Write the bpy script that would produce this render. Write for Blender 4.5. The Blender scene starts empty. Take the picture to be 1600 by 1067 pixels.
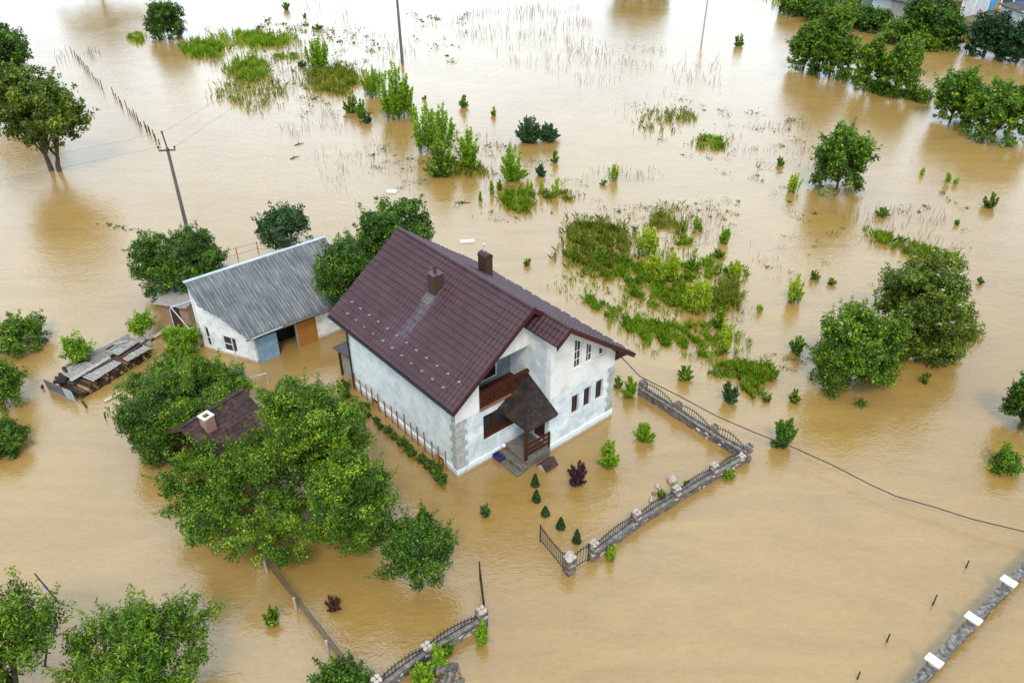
import bpy, math, random
import numpy as np
from mathutils import Vector, Matrix
R = math.radians
# ------------------------------------------------------------------ camera, sky, sun, exposure
scene = bpy.context.scene
CAM_H, PITCH, FPX = 28.0, R(33.82), 1254.3
cd = bpy.data.cameras.new('camera'); cam = bpy.data.objects.new('camera', cd)
scene.collection.objects.link(cam); scene.camera = cam
cam.location = (0, 0, CAM_H); cam.rotation_euler = (R(90) - PITCH, 0, 0)
cd.sensor_width = 36; cd.lens = FPX / 1600 * 36; cd.clip_start = 0.5; cd.clip_end = 3000
SUN_EL, SUN_AZ = R(50), R(178)          # azimuth clockwise from +Y: sun to the right and a little behind the camera
w = bpy.data.worlds.new('World'); scene.world = w; w.use_nodes = True
nt = w.node_tree; nt.nodes.clear()
wo = nt.nodes.new('ShaderNodeOutputWorld'); bg = nt.nodes.new('ShaderNodeBackground')
sky = nt.nodes.new('ShaderNodeTexSky'); sky.sky_type = 'NISHITA'; sky.sun_disc = False
sky.sun_elevation = SUN_EL; sky.sun_rotation = SUN_AZ; sky.air_density = 1.0; sky.dust_density = 1.5
tc = nt.nodes.new('ShaderNodeTexCoord'); mp = nt.nodes.new('ShaderNodeMapping'); mp.inputs['Scale'].default_value = (1.3, 1.3, 3.2)
nz = nt.nodes.new('ShaderNodeTexNoise'); nz.inputs['Scale'].default_value = 1.6; nz.inputs['Detail'].default_value = 6; nz.inputs['Roughness'].default_value = .55
cover = nt.nodes.new('ShaderNodeValToRGB'); cover.color_ramp.elements[0].position = .30; cover.color_ramp.elements[1].position = .55
cover.color_ramp.elements[0].color = (.62, .62, .62, 1); cover.color_ramp.elements[1].color = (.97, .97, .97, 1)
cl = nt.nodes.new('ShaderNodeValToRGB'); cl.color_ramp.elements[0].position = .34; cl.color_ramp.elements[1].position = .66
cl.color_ramp.elements[0].color = (7.0, 8.6, 10.2, 1); cl.color_ramp.elements[1].color = (11.4, 13.6, 15.7, 1)
mx = nt.nodes.new('ShaderNodeMix'); mx.data_type = 'RGBA'
L = nt.links.new
L(tc.outputs['Generated'], mp.inputs[0]); L(mp.outputs[0], nz.inputs['Vector'])
L(nz.outputs['Fac'], cover.inputs[0]); L(nz.outputs['Fac'], cl.inputs[0])
sep = nt.nodes.new('ShaderNodeSeparateXYZ'); L(tc.outputs['Generated'], sep.inputs[0])
def mr(out, a, b, c, d):
    n = nt.nodes.new('ShaderNodeMapRange'); n.interpolation_type = 'SMOOTHSTEP'
    for i, v in enumerate((a, b, c, d)): n.inputs[i + 1].default_value = v
    L(out, n.inputs[0]); return n.outputs[0]
m1 = nt.nodes.new('ShaderNodeMath'); m1.operation = 'MULTIPLY'; L(mr(sep.outputs[1], -.1, .9, 0, 1), m1.inputs[0]); L(mr(sep.outputs[2], .15, .75, 1, .25), m1.inputs[1])
m2 = nt.nodes.new('ShaderNodeMath'); m2.operation = 'MULTIPLY_ADD'; m2.inputs[1].default_value = .75; m2.inputs[2].default_value = .88; L(m1.outputs[0], m2.inputs[0])
br = nt.nodes.new('ShaderNodeMix'); br.data_type = 'RGBA'; br.blend_type = 'MULTIPLY'; br.inputs[0].default_value = 1; L(cl.outputs[0], br.inputs[6]); L(m2.outputs[0], br.inputs[7])
L(cover.outputs[0], mx.inputs[0]); L(sky.outputs[0], mx.inputs[6]); L(br.outputs[2], mx.inputs[7])
L(mx.outputs[2], bg.inputs[0]); bg.inputs[1].default_value = 0.11
L(bg.outputs[0], wo.inputs[0])
sd = bpy.data.lights.new('sun', 'SUN'); sun = bpy.data.objects.new('sun', sd); scene.collection.objects.link(sun)
sd.energy = 1.6; sd.angle = R(14); sd.color = (1, .93, .82)
_sv = Vector((math.sin(SUN_AZ) * math.cos(SUN_EL), math.cos(SUN_AZ) * math.cos(SUN_EL), math.sin(SUN_EL)))
sun.rotation_euler = _sv.to_track_quat('Z', 'Y').to_euler()
scene.view_settings.view_transform = 'Standard'; scene.view_settings.look = 'None'
scene.view_settings.exposure = 0.37; scene.view_settings.gamma = 1

# ------------------------------------------------------------------ helpers: points on the water from the surveyed picture
cT, sT = math.cos(PITCH), math.sin(PITCH)
def ray(px, py):
    x = (px - 800) / FPX; y = -(py - 533.5) / FPX
    return Vector((x, cT + y * sT, -sT + y * cT))
CAMP = Vector((0, 0, CAM_H))
def at(px, py, z=0.0):
    d = ray(px, py); return CAMP + d * ((z - CAM_H) / d.z)
def proj_y(P):
    q = P - CAMP; return 533.5 - FPX * (q.y * sT + q.z * cT) / (q.y * cT - q.z * sT)
def hgt(px, py, pyt):
    b = at(px, py); lo, hi = 0., 26.
    for _ in range(50):
        m = (lo + hi) / 2
        if proj_y(b + Vector((0, 0, m))) > pyt: lo = m
        else: hi = m
    return lo
def on_plane(px, py, p0, n):
    d = ray(px, py); return CAMP + d * ((p0 - CAMP).dot(n) / d.dot(n))

# ------------------------------------------------------------------ helpers: materials
def nodes_of(m):
    m.use_nodes = True; t = m.node_tree; return t, t.nodes.get('Principled BSDF')
def N(t, typ, **kw):
    n = t.nodes.new(typ)
    for k, v in kw.items():
        if hasattr(n, k): setattr(n, k, v)
        else: n.inputs[k].default_value = v
    return n
def ramp(t, fac, stops):
    r = t.nodes.new('ShaderNodeValToRGB'); e = r.color_ramp.elements
    while len(e) < len(stops): e.new(.5)
    for i, (p, c) in enumerate(stops):
        e[i].position = p; e[i].color = (*c, 1) if len(c) == 3 else c
    t.links.new(fac, r.inputs[0]); return r.outputs[0]
def coord(t, scale=(1, 1, 1), rot=(0, 0, 0)):
    c = t.nodes.new('ShaderNodeTexCoord'); m = t.nodes.new('ShaderNodeMapping')
    m.inputs['Scale'].default_value = scale; m.inputs['Rotation'].default_value = rot
    t.links.new(c.outputs['Object'], m.inputs[0]); return m.outputs[0]
def noise(t, vec, scale, detail=5, rough=.55, dist=0):
    n = N(t, 'ShaderNodeTexNoise'); n.inputs['Scale'].default_value = scale; n.inputs['Detail'].default_value = detail
    n.inputs['Roughness'].default_value = rough; n.inputs['Distortion'].default_value = dist
    t.links.new(vec, n.inputs['Vector']); return n.outputs['Fac']
def mixc(t, fac, a, b, typ='MIX'):
    m = t.nodes.new('ShaderNodeMix'); m.data_type = 'RGBA'; m.blend_type = typ
    for i, v in ((0, fac), (6, a), (7, b)):
        if hasattr(v, 'is_linked'): t.links.new(v, m.inputs[i])
        elif i == 0: m.inputs[0].default_value = v
        else: m.inputs[i].default_value = (*v, 1)
    return m.outputs[2]
def bump(t, p, h, strength=.4, dist=.02):
    b = t.nodes.new('ShaderNodeBump'); b.inputs['Strength'].default_value = strength; b.inputs['Distance'].default_value = dist
    t.links.new(h, b.inputs['Height']); t.links.new(b.outputs[0], p.inputs['Normal'])
def mat_noise(name, stops, scale=3, rough=.8, vscale=(1, 1, 1), detail=6, bmp=.3, bdist=.01, metallic=0, dist=0, spec=.3):
    m = bpy.data.materials.new(name); t, p = nodes_of(m)
    f = noise(t, coord(t, vscale), scale, detail, .6, dist)
    t.links.new(ramp(t, f, stops), p.inputs['Base Color'])
    p.inputs['Roughness'].default_value = rough; p.inputs['Metallic'].default_value = metallic
    p.inputs['Specular IOR Level'].default_value = spec
    if bmp: bump(t, p, f, bmp, bdist)
    return m
def leaf_mat(name, stops, trans=.28, rough=.5):
    m = bpy.data.materials.new(name); t, p = nodes_of(m)
    a = t.nodes.new('ShaderNodeAttribute'); a.attribute_name = 'tint'
    c = ramp(t, a.outputs['Fac'], stops)
    t.links.new(c, p.inputs['Base Color']); p.inputs['Roughness'].default_value = rough
    p.inputs['Specular IOR Level'].default_value = .35
    tr = t.nodes.new('ShaderNodeBsdfTranslucent'); t.links.new(c, tr.inputs[0])
    ms = t.nodes.new('ShaderNodeMixShader'); ms.inputs[0].default_value = trans
    o = t.nodes['Material Output']
    t.links.new(p.outputs[0], ms.inputs[1]); t.links.new(tr.outputs[0], ms.inputs[2]); t.links.new(ms.outputs[0], o.inputs[0])
    return m
M = {}
def gg(r, g, b): return (r, g, b)
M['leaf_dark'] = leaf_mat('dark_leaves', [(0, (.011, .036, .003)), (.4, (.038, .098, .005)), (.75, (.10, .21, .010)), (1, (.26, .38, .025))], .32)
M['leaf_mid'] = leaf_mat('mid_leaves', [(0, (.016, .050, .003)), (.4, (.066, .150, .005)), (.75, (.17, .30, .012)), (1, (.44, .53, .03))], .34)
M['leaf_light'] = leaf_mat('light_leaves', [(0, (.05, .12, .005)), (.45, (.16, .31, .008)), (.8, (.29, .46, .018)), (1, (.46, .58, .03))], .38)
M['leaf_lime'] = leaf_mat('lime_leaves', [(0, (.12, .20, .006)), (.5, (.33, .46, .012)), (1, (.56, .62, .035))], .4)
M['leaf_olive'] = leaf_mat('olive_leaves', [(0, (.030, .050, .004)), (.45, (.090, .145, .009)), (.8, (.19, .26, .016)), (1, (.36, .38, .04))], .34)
M['leaf_blue'] = leaf_mat('blue_green_leaves', [(0, (.010, .035, .010)), (.5, (.034, .092, .024)), (1, (.11, .20, .06))])
M['leaf_purple'] = leaf_mat('purple_leaves', [(0, (.014, .006, .011)), (.5, (.045, .013, .026)), (1, (.11, .035, .055))])
M['leaf_russet'] = leaf_mat('russet_leaves', [(0, (.03, .012, .010)), (.5, (.085, .028, .022)), (1, (.14, .06, .03))])
M['conifer'] = leaf_mat('conifer_needles', [(0, (.005, .025, .004)), (.6, (.016, .060, .008)), (1, (.045, .12, .016))], .1)
M['grass'] = leaf_mat('grass_blades', [(0, (.08, .17, .006)), (.45, (.23, .39, .012)), (.8, (.38, .51, .025)), (1, (.50, .45, .14))], .45)
M['grass_olive'] = leaf_mat('olive_grass_blades', [(0, (.10, .15, .010)), (.5, (.26, .33, .02)), (.8, (.40, .42, .05)), (1, (.55, .44, .17))], .45)
M['flower'] = leaf_mat('white_flowers', [(0, (.55, .55, .45)), (1, (.8, .8, .72))])
M['bark'] = mat_noise('bark', [(.3, (.045, .033, .022)), (.7, (.13, .10, .07))], 8, .95, (1, 1, .25))
def lime_mat():
    m = bpy.data.materials.new('limewashed_bark'); t, p = nodes_of(m); v = coord(t); sx = t.nodes.new('ShaderNodeSeparateXYZ'); t.links.new(v, sx.inputs[0])
    f = noise(t, v, 8, 5); c = mixc(t, ramp(t, sx.outputs[2], [(.85, (0, 0, 0)), (.95, (1, 1, 1))]), ramp(t, f, [(.3, (.45, .43, .40)), (.7, (.7, .69, .65))]), ramp(t, f, [(.3, (.045, .033, .022)), (.7, (.13, .10, .07))]))
    t.links.new(c, p.inputs['Base Color']); p.inputs['Roughness'].default_value = .95; return m
M['lime_bark'] = lime_mat()
M['reed'] = mat_noise('dead_stalks', [(.3, (.10, .065, .035)), (.7, (.28, .21, .12))], .7, .9, bmp=0)
M['wood_grey'] = mat_noise('weathered_wood', [(.25, (.10, .085, .07)), (.5, (.27, .24, .21)), (.8, (.52, .49, .45))], 5, .9, (1, 8, 1))
M['wood_pale'] = mat_noise('pale_plank', [(.25, (.35, .28, .2)), (.75, (.68, .60, .48))], 4, .85, (1, 6, 1))
M['wood_dark'] = mat_noise('dark_timber', [(.25, (.035, .020, .013)), (.75, (.10, .055, .034))], 6, .8, (1, 1, 5))
M['wood_red'] = mat_noise('red_brown_timber', [(.25, (.030, .009, .005)), (.75, (.095, .029, .012))], 5, .5, (1, 1, 6))
M['wood_orange'] = mat_noise('orange_boards', [(.25, (.28, .11, .018)), (.75, (.46, .20, .04))], 4, .7, (1, 1, 3))
def log_mat():
    m = bpy.data.materials.new('sawn_logs'); t, p = nodes_of(m); oi = t.nodes.new('ShaderNodeObjectInfo')
    c = ramp(t, oi.outputs['Random'], [(0, (.022, .015, .010)), (.5, (.055, .032, .018)), (.75, (.14, .075, .032)), (.93, (.34, .18, .07)), (1, (.45, .30, .15))])
    c = mixc(t, .6, c, ramp(t, noise(t, coord(t), 14, 4), [(.3, (.35, .35, .35)), (.7, (1.2, 1.2, 1.2))]), 'MULTIPLY')
    t.links.new(c, p.inputs['Base Color']); p.inputs['Roughness'].default_value = .9; return m
M['log_end'] = log_mat()
M['stake'] = mat_noise('rusty_stakes', [(.3, (.20, .065, .018)), (.7, (.36, .13, .04))], 6, .9)
M['iron'] = mat_noise('wrought_iron', [(.3, (.010, .009, .009)), (.7, (.035, .030, .028))], 10, .55, bmp=0)
M['steel'] = mat_noise('galvanised_tube', [(.3, (.42, .45, .47)), (.7, (.62, .65, .67))], 5, .45, bmp=0)
M['concrete'] = mat_noise('concrete', [(.3, (.20, .19, .175)), (.7, (.38, .36, .33))], 4, .9)
M['step'] = mat_noise('worn_step_boards', [(.3, (.085, .075, .06)), (.7, (.22, .20, .17))], 3, .85, (6, 1, 1))
M['pole'] = mat_noise('concrete_pole', [(.3, (.085, .08, .072)), (.7, (.17, .16, .145))], 3, .9, (1, 1, .3))
M['pole_pale'] = mat_noise('pale_pole', [(.3, (.35, .30, .26)), (.7, (.50, .46, .42))], 3, .8)
M['white'] = mat_noise('white_foam', [(.3, (.70, .71, .72)), (.7, (.82, .82, .82))], 4, .6, bmp=.1)
M['white_frame'] = mat_noise('white_frame', [(.3, (.72, .73, .74)), (.7, (.80, .80, .80))], 4, .35, bmp=0)
M['blue_plastic'] = mat_noise('blue_plastic', [(.3, (.008, .085, .30)), (.7, (.018, .14, .42))], 3, .35, bmp=0)
M['cable'] = mat_noise('black_cable', [(.3, (.02, .02, .022)), (.7, (.05, .05, .05))], 3, .6, bmp=0)
M['debris'] = mat_noise('driftwood', [(.3, (.03, .022, .016)), (.7, (.10, .075, .05))], 5, .9)
def glass_mat(name, col, rough=.06):
    m = bpy.data.materials.new(name); t, p = nodes_of(m)
    f = noise(t, coord(t), 1.3, 2)
    t.links.new(ramp(t, f, [(.35, col), (.7, tuple(c * 2.2 for c in col))]), p.inputs['Base Color'])
    p.inputs['Roughness'].default_value = rough; p.inputs['Specular IOR Level'].default_value = .6; return m
M['glass'] = glass_mat('window_glass', (.012, .016, .018))
M['dark'] = mat_noise('dark_interior', [(.3, (.010, .009, .008)), (.7, (.03, .027, .024))], 2, .9, bmp=0)
# plaster with cement patches showing through thin whitewash
def plaster(name, c0, c1, c2, scale=1.1, drips=.35):
    m = bpy.data.materials.new(name); t, p = nodes_of(m)
    a = noise(t, coord(t), scale, 7, .62, .6); b = noise(t, coord(t, (3, 3, .5)), 2.2, 4, .6); c = noise(t, coord(t), 14, 3, .6)
    col = ramp(t, a, [(.32, c0), (.5, c1), (.62, c2)])
    col = mixc(t, ramp(t, b, [(.5, (0, 0, 0)), (.75, (drips, drips, drips))]), col, c0)
    col = mixc(t, .18, col, ramp(t, c, [(.35, (.35, .37, .38)), (.65, (.85, .86, .86))]), 'MULTIPLY')
    sx = t.nodes.new('ShaderNodeSeparateXYZ'); t.links.new(coord(t), sx.inputs[0])
    ad = t.nodes.new('ShaderNodeMath'); ad.operation = 'MULTIPLY_ADD'; ad.inputs[1].default_value = -.22; t.links.new(noise(t, coord(t, (1, 1, .3)), 3.5, 4), ad.inputs[0]); t.links.new(sx.outputs[2], ad.inputs[2])
    col = mixc(t, ramp(t, ad.outputs[0], [(0, (.75, .75, .75)), (.05, (.35, .35, .35)), (.12, (0, 0, 0))]), col, (.34, .26, .16))
    t.links.new(col, p.inputs['Base Color']); p.inputs['Roughness'].default_value = .92
    p.inputs['Specular IOR Level'].default_value = .15; bump(t, p, c, .25, .01); return m
M['wall_white'] = plaster('whitewashed_plaster', (.60, .67, .69), (.79, .86, .875), (.88, .925, .935), 1.5)
M['wall_grey'] = plaster('thin_whitewash_on_cement', (.52, .565, .58), (.68, .735, .75), (.84, .895, .905), 1.3, .3)
M['wall_cream'] = plaster('cream_render', (.66, .64, .58), (.82, .81, .77), (.88, .88, .85), .8, .2)
M['wall_shed'] = plaster('shed_whitewash', (.64, .64, .60), (.86, .87, .86), (.90, .91, .91), 1.5, .2)
M['plinth'] = plaster('plinth_whitewash', (.62, .68, .72), (.78, .82, .84), (.84, .86, .87), 1.0, .2)
M['quoin'] = mat_noise('cement_quoins', [(.3, (.28, .28, .26)), (.7, (.50, .49, .45))], 4, .95, bmp=.4)
M['grey_panel'] = mat_noise('grey_blue_lining', [(.3, (.17, .205, .22)), (.7, (.28, .32, .34))], 3, .8, (6, 6, .4))
# glazed metal tile roof with a pale wet streak under the chimney
def roof_metal():
    m = bpy.data.materials.new('plum_metal_tile'); t, p = nodes_of(m)
    v = coord(t); a = noise(t, v, .8, 6, .65); b = noise(t, coord(t, (3, 3, 3)), 5, 3)
    col = ramp(t, a, [(.3, (.050, .018, .024)), (.5, (.064, .026, .032)), (.7, (.082, .035, .042))])
    col = mixc(t, .25, col, ramp(t, b, [(.3, (.45, .45, .45)), (.7, (1, 1, 1))]), 'MULTIPLY')
    sx = t.nodes.new('ShaderNodeSeparateXYZ'); t.links.new(v, sx.inputs[0])
    def win(out, lo, hi, soft):
        n = t.nodes.new('ShaderNodeMapRange'); n.inputs[1].default_value = lo - soft; n.inputs[2].default_value = lo; t.links.new(out, n.inputs[0])
        q = t.nodes.new('ShaderNodeMapRange'); q.inputs[1].default_value = hi; q.inputs[2].default_value = hi + soft
        q.inputs[3].default_value = 1; q.inputs[4].default_value = 0; t.links.new(out, q.inputs[0])
        k = t.nodes.new('ShaderNodeMath'); k.operation = 'MULTIPLY'; t.links.new(n.outputs[0], k.inputs[0]); t.links.new(q.outputs[0], k.inputs[1]); return k.outputs[0]
    k = t.nodes.new('ShaderNodeMath'); k.operation = 'MULTIPLY'
    t.links.new(win(sx.outputs[1], 4.85, 5.35, .22), k.inputs[0]); t.links.new(win(sx.outputs[0], .9, 2.5, 1.1), k.inputs[1])
    k2 = t.nodes.new('ShaderNodeMath'); k2.operation = 'MULTIPLY'; t.links.new(k.outputs[0], k2.inputs[0]); t.links.new(ramp(t, noise(t, v, 4, 4), [(.35, (.15, .15, .15)), (.6, (.5, .5, .5))]), k2.inputs[1])
    col = mixc(t, k2.outputs[0], col, (.125, .13, .165))
    t.links.new(col, p.inputs['Base Color']); p.inputs['Roughness'].default_value = .52; p.inputs['Specular IOR Level'].default_value = .35
    bump(t, p, b, .08, .01); return m
M['roof'] = roof_metal()
M['fascia'] = mat_noise('oxblood_fascia', [(.3, (.040, .009, .010)), (.7, (.070, .018, .018))], 3, .5, bmp=0)
def shingle(name, c0, c1, c2):
    m = bpy.data.materials.new(name); t, p = nodes_of(m)
    v = t.nodes.new('ShaderNodeTexVoronoi'); v.inputs['Scale'].default_value = 6; t.links.new(coord(t, (1, 1, 1.2)), v.inputs['Vector'])
    f = noise(t, coord(t), 2.0, 5)
    col = ramp(t, f, [(.3, c0), (.5, c1), (.7, c2)])
    bw = t.nodes.new('ShaderNodeRGBToBW'); t.links.new(v.outputs['Color'], bw.inputs[0])
    col = mixc(t, .7, col, ramp(t, bw.outputs[0], [(.2, (.35, .33, .32)), (.75, (1.2, 1.1, 1.05))]), 'MULTIPLY')
    t.links.new(col, p.inputs['Base Color']); p.inputs['Roughness'].default_value = .9; bump(t, p, v.outputs['Distance'], .5, .03); return m
M['shingle'] = shingle('brown_shingle', (.014, .011, .010), (.030, .020, .017), (.062, .034, .022))
M['shingle_plum'] = shingle('plum_brown_shingle', (.036, .020, .018), (.062, .034, .030), (.095, .052, .045))
# corrugated asbestos sheet: pale and black streaks running down the slope, lichen
def asbestos(name, ang, dark=1.0, streak=(9, .55)):
    m = bpy.data.materials.new(name); t, p = nodes_of(m)
    s = noise(t, coord(t, (streak[0], streak[1], streak[1]), (0, 0, ang)), 1.6, 6, .7); f = noise(t, coord(t), 1.1, 5, .6); g = noise(t, coord(t), 22, 3, .7)
    col = ramp(t, s, [(.28, (.055, .056, .055)), (.45, (.155, .16, .165)), (.6, (.27, .275, .28)), (.72, (.46, .46, .45))])
    col = mixc(t, .55, col, ramp(t, f, [(.3, (.5, .5, .5)), (.7, (1.15, 1.15, 1.15))]), 'MULTIPLY')
    col = mixc(t, .4, col, ramp(t, g, [(.35, (.4, .4, .4)), (.6, (1.2, 1.2, 1.2))]), 'MULTIPLY')
    if dark != 1: col = mixc(t, 1, col, (dark, dark, dark), 'MULTIPLY')
    t.links.new(col, p.inputs['Base Color']); p.inputs['Roughness'].default_value = .92; bump(t, p, g, .3, .01); return m
# rubble stone: grey, brown, red and white stones with mortar
def rubble(name):
    m = bpy.data.materials.new(name); t, p = nodes_of(m)
    v = t.nodes.new('ShaderNodeTexVoronoi'); v.inputs['Scale'].default_value = 4.2; t.links.new(coord(t, (1, 1, 1.5)), v.inputs['Vector'])
    bw = t.nodes.new('ShaderNodeSeparateColor'); t.links.new(v.outputs['Color'], bw.inputs[0])
    col = ramp(t, bw.outputs[0], [(.0, (.06, .055, .05)), (.3, (.20, .18, .16)), (.5, (.16, .075, .06)), (.62, (.26, .22, .17)), (.8, (.10, .095, .095)), (.93, (.62, .58, .52)), (1, (.70, .66, .6))])
    e = t.nodes.new('ShaderNodeTexVoronoi'); e.feature = 'DISTANCE_TO_EDGE'; e.inputs['Scale'].default_value = 4.2; t.links.new(coord(t, (1, 1, 1.5)), e.inputs['Vector'])
    col = mixc(t, ramp(t, e.outputs[0], [(.02, (1, 1, 1)), (.07, (0, 0, 0))]), col, (.10, .095, .085))
    col = mixc(t, .45, col, ramp(t, noise(t, coord(t), 9, 4), [(.3, (.4, .4, .4)), (.7, (1.2, 1.2, 1.2))]), 'MULTIPLY')
    t.links.new(col, p.inputs['Base Color']); p.inputs['Roughness'].default_value = .9; bump(t, p, e.outputs[0], .7, .05); return m
M['rubble'] = rubble('rubble_stone')
M['rubble_grey'] = mat_noise('grey_cobble_top', [(.3, (.040, .037, .032)), (.45, (.115, .105, .092)), (.55, (.19, .175, .155)), (.75, (.33, .305, .27))], 4.5, .95, detail=3, bmp=.8, bdist=.05)
M['coping'] = mat_noise('cement_coping', [(.25, (.07, .06, .05)), (.5, (.19, .17, .145)), (.75, (.34, .31, .27))], 3.5, .95, bmp=.6, bdist=.03)
M['cap'] = mat_noise('pale_stone_cap', [(.25, (.20, .16, .13)), (.5, (.48, .40, .34)), (.75, (.70, .62, .55))], 4, .9, bmp=.6, bdist=.03)
M['limestone'] = mat_noise('white_cap_slab', [(.25, (.50, .49, .47)), (.5, (.78, .77, .75)), (.75, (.84, .83, .81))], 3, .8, bmp=.3)
M['cap_dark'] = mat_noise('mossy_stone_cap', [(.25, (.05, .045, .035)), (.5, (.15, .13, .11)), (.75, (.36, .32, .28))], 5, .95, bmp=.6, bdist=.03)
def brick(name):
    m = bpy.data.materials.new(name); t, p = nodes_of(m)
    b = t.nodes.new('ShaderNodeTexBrick'); b.inputs['Scale'].default_value = 1; b.inputs['Brick Width'].default_value = .25; b.inputs['Row Height'].default_value = .085; b.inputs['Mortar Size'].default_value = .012
    b.inputs['Color1'].default_value = (.36, .13, .05, 1); b.inputs['Color2'].default_value = (.24, .075, .03, 1); b.inputs['Mortar'].default_value = (.42, .38, .33, 1)
    c = t.nodes.new('ShaderNodeTexCoord'); s = t.nodes.new('ShaderNodeSeparateXYZ'); t.links.new(c.outputs['Object'], s.inputs[0])
    ad = t.nodes.new('ShaderNodeMath'); t.links.new(s.outputs[0], ad.inputs[0]); t.links.new(s.outputs[1], ad.inputs[1])
    cb = t.nodes.new('ShaderNodeCombineXYZ'); t.links.new(ad.outputs[0], cb.inputs[0]); t.links.new(s.outputs[2], cb.inputs[1]); t.links.new(cb.outputs[0], b.inputs['Vector'])
    t.links.new(b.outputs[0], p.inputs['Base Color']); p.inputs['Roughness'].default_value = .9; return m
M['brick'] = brick('orange_brick')
M['blue_door'] = mat_noise('pale_blue_paint', [(.3, (.16, .27, .37)), (.7, (.25, .38, .50))], 2.5, .6)
for k_, c_ in dict(paint_sky=(.10, .36, .62), paint_green=(.012, .07, .05), paint_blue=(.012, .12, .42), paint_white=(.66, .68, .72), paint_orange=(.55, .24, .02), paint_rust=(.16, .06, .035), paint_teal=(.16, .26, .22)).items():
    M[k_] = mat_noise(k_, [(.3, tuple(c * .7 for c in c_)), (.7, c_)], 1.2, .6)
M['beige_wall'] = mat_noise('beige_render', [(.3, (.36, .33, .28)), (.7, (.50, .47, .41))], 1, .9)
M['felt'] = mat_noise('roofing_felt', [(.3, (.045, .042, .045)), (.7, (.11, .10, .10))], .6, .9)

# muddy flood water
def water_mat():
    m = bpy.data.materials.new('muddy_water'); t, p = nodes_of(m)
    v = coord(t)
    big = noise(t, coord(t, (1, .55, 1), (0, 0, R(20))), .045, 4, .5, .5); mid = noise(t, coord(t, (.35, 1.2, 1), (0, 0, R(32))), .30, 6, .65, 1.6)
    col = ramp(t, big, [(.3, (.318, .184, .046)), (.7, (.380, .234, .074))])
    col = mixc(t, .6, col, ramp(t, mid, [(.3, (.80, .78, .74)), (.5, (.98, .98, .97)), (.7, (1.14, 1.15, 1.16))]), 'MULTIPLY')
    silt_ripple = noise(t, coord(t, (.55, 1.7, 1), (0, 0, R(28))), 1.1, 8, .72, 2.6); fine = noise(t, coord(t, (.8, 1.5, 1), (0, 0, R(-20))), 5.5, 4, .65, 1.2)  # silt streaks plus ripple light and dark, both put into the base colour
    col = mixc(t, .55, col, ramp(t, silt_ripple, [(.32, (.84, .82, .78)), (.5, (1, 1, 1)), (.62, (1.06, 1.07, 1.09)), (.76, (1.22, 1.25, 1.32))]), 'MULTIPLY')
    col = mixc(t, .4, col, ramp(t, fine, [(.3, (.80, .78, .74)), (.55, (1.02, 1.02, 1.02)), (.75, (1.18, 1.2, 1.24))]), 'MULTIPLY')
    t.links.new(col, p.inputs['Base Color'])
    p.inputs['Roughness'].default_value = .15; p.inputs['IOR'].default_value = 1.9
    # ripples: long swells, wind ripples, fine chop
    a = noise(t, coord(t, (1, 1.7, 1), (0, 0, R(-28))), .55, 3, .5, 1.5)
    b = noise(t, coord(t, (1, 1.9, 1), (0, 0, R(25))), 2.1, 3, .55, 1.0)
    c = noise(t, v, 7.5, 2, .5, .4)
    def sc(o, k):
        q = t.nodes.new('ShaderNodeMath'); q.operation = 'MULTIPLY'; q.inputs[1].default_value = k; t.links.new(o, q.inputs[0]); return q.outputs[0]
    def add(x, y):
        q = t.nodes.new('ShaderNodeMath'); t.links.new(x, q.inputs[0]); t.links.new(y, q.inputs[1]); return q.outputs[0]
    patch = ramp(t, noise(t, v, .09, 3, .5, .8), [(.38, (.45, .45, .45)), (.62, (1, 1, 1))])
    mu = t.nodes.new('ShaderNodeMath'); mu.operation = 'MULTIPLY'; t.links.new(sc(b, .46), mu.inputs[0]); t.links.new(patch, mu.inputs[1])
    h = add(add(sc(a, .38), mu.outputs[0]), sc(c, .19))
    bump(t, p, h, .55, .10)
    return m
M['water'] = water_mat()

# ------------------------------------------------------------------ helpers: objects
col_ = scene.collection
def obj(name, me, m, parent=None, loc=(0, 0, 0), rotz=0.0):
    o = bpy.data.objects.new(name, me); col_.objects.link(o)
    if m and not me.materials: me.materials.append(m)
    o.location = loc; o.rotation_euler = (0, 0, rotz)
    if parent: o.parent = parent
    return o
def tag(o, label, cat, group=None, kind=None):
    o['label'] = label; o['category'] = cat
    if group: o['group'] = group
    if kind: o['kind'] = kind
    return o
def empty(name, loc, rotz, label, cat, group=None):
    o = bpy.data.objects.new(name, None); col_.objects.link(o); o.empty_display_size = .3
    o.location = loc; o.rotation_euler = (0, 0, rotz); return tag(o, label, cat, group)
def dup(root, loc, rotz=0.0, scale=None, label=None, group=None):
    r = root.copy(); col_.objects.link(r); r.location = loc; r.rotation_euler = (0, 0, rotz)
    if scale: r.scale = scale
    if label: r['label'] = label
    if group: r['group'] = group
    for ch in list(root.children):
        c = ch.copy(); col_.objects.link(c); c.parent = r
        for g in ch.children:
            d = g.copy(); col_.objects.link(d); d.parent = c
    return r
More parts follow.
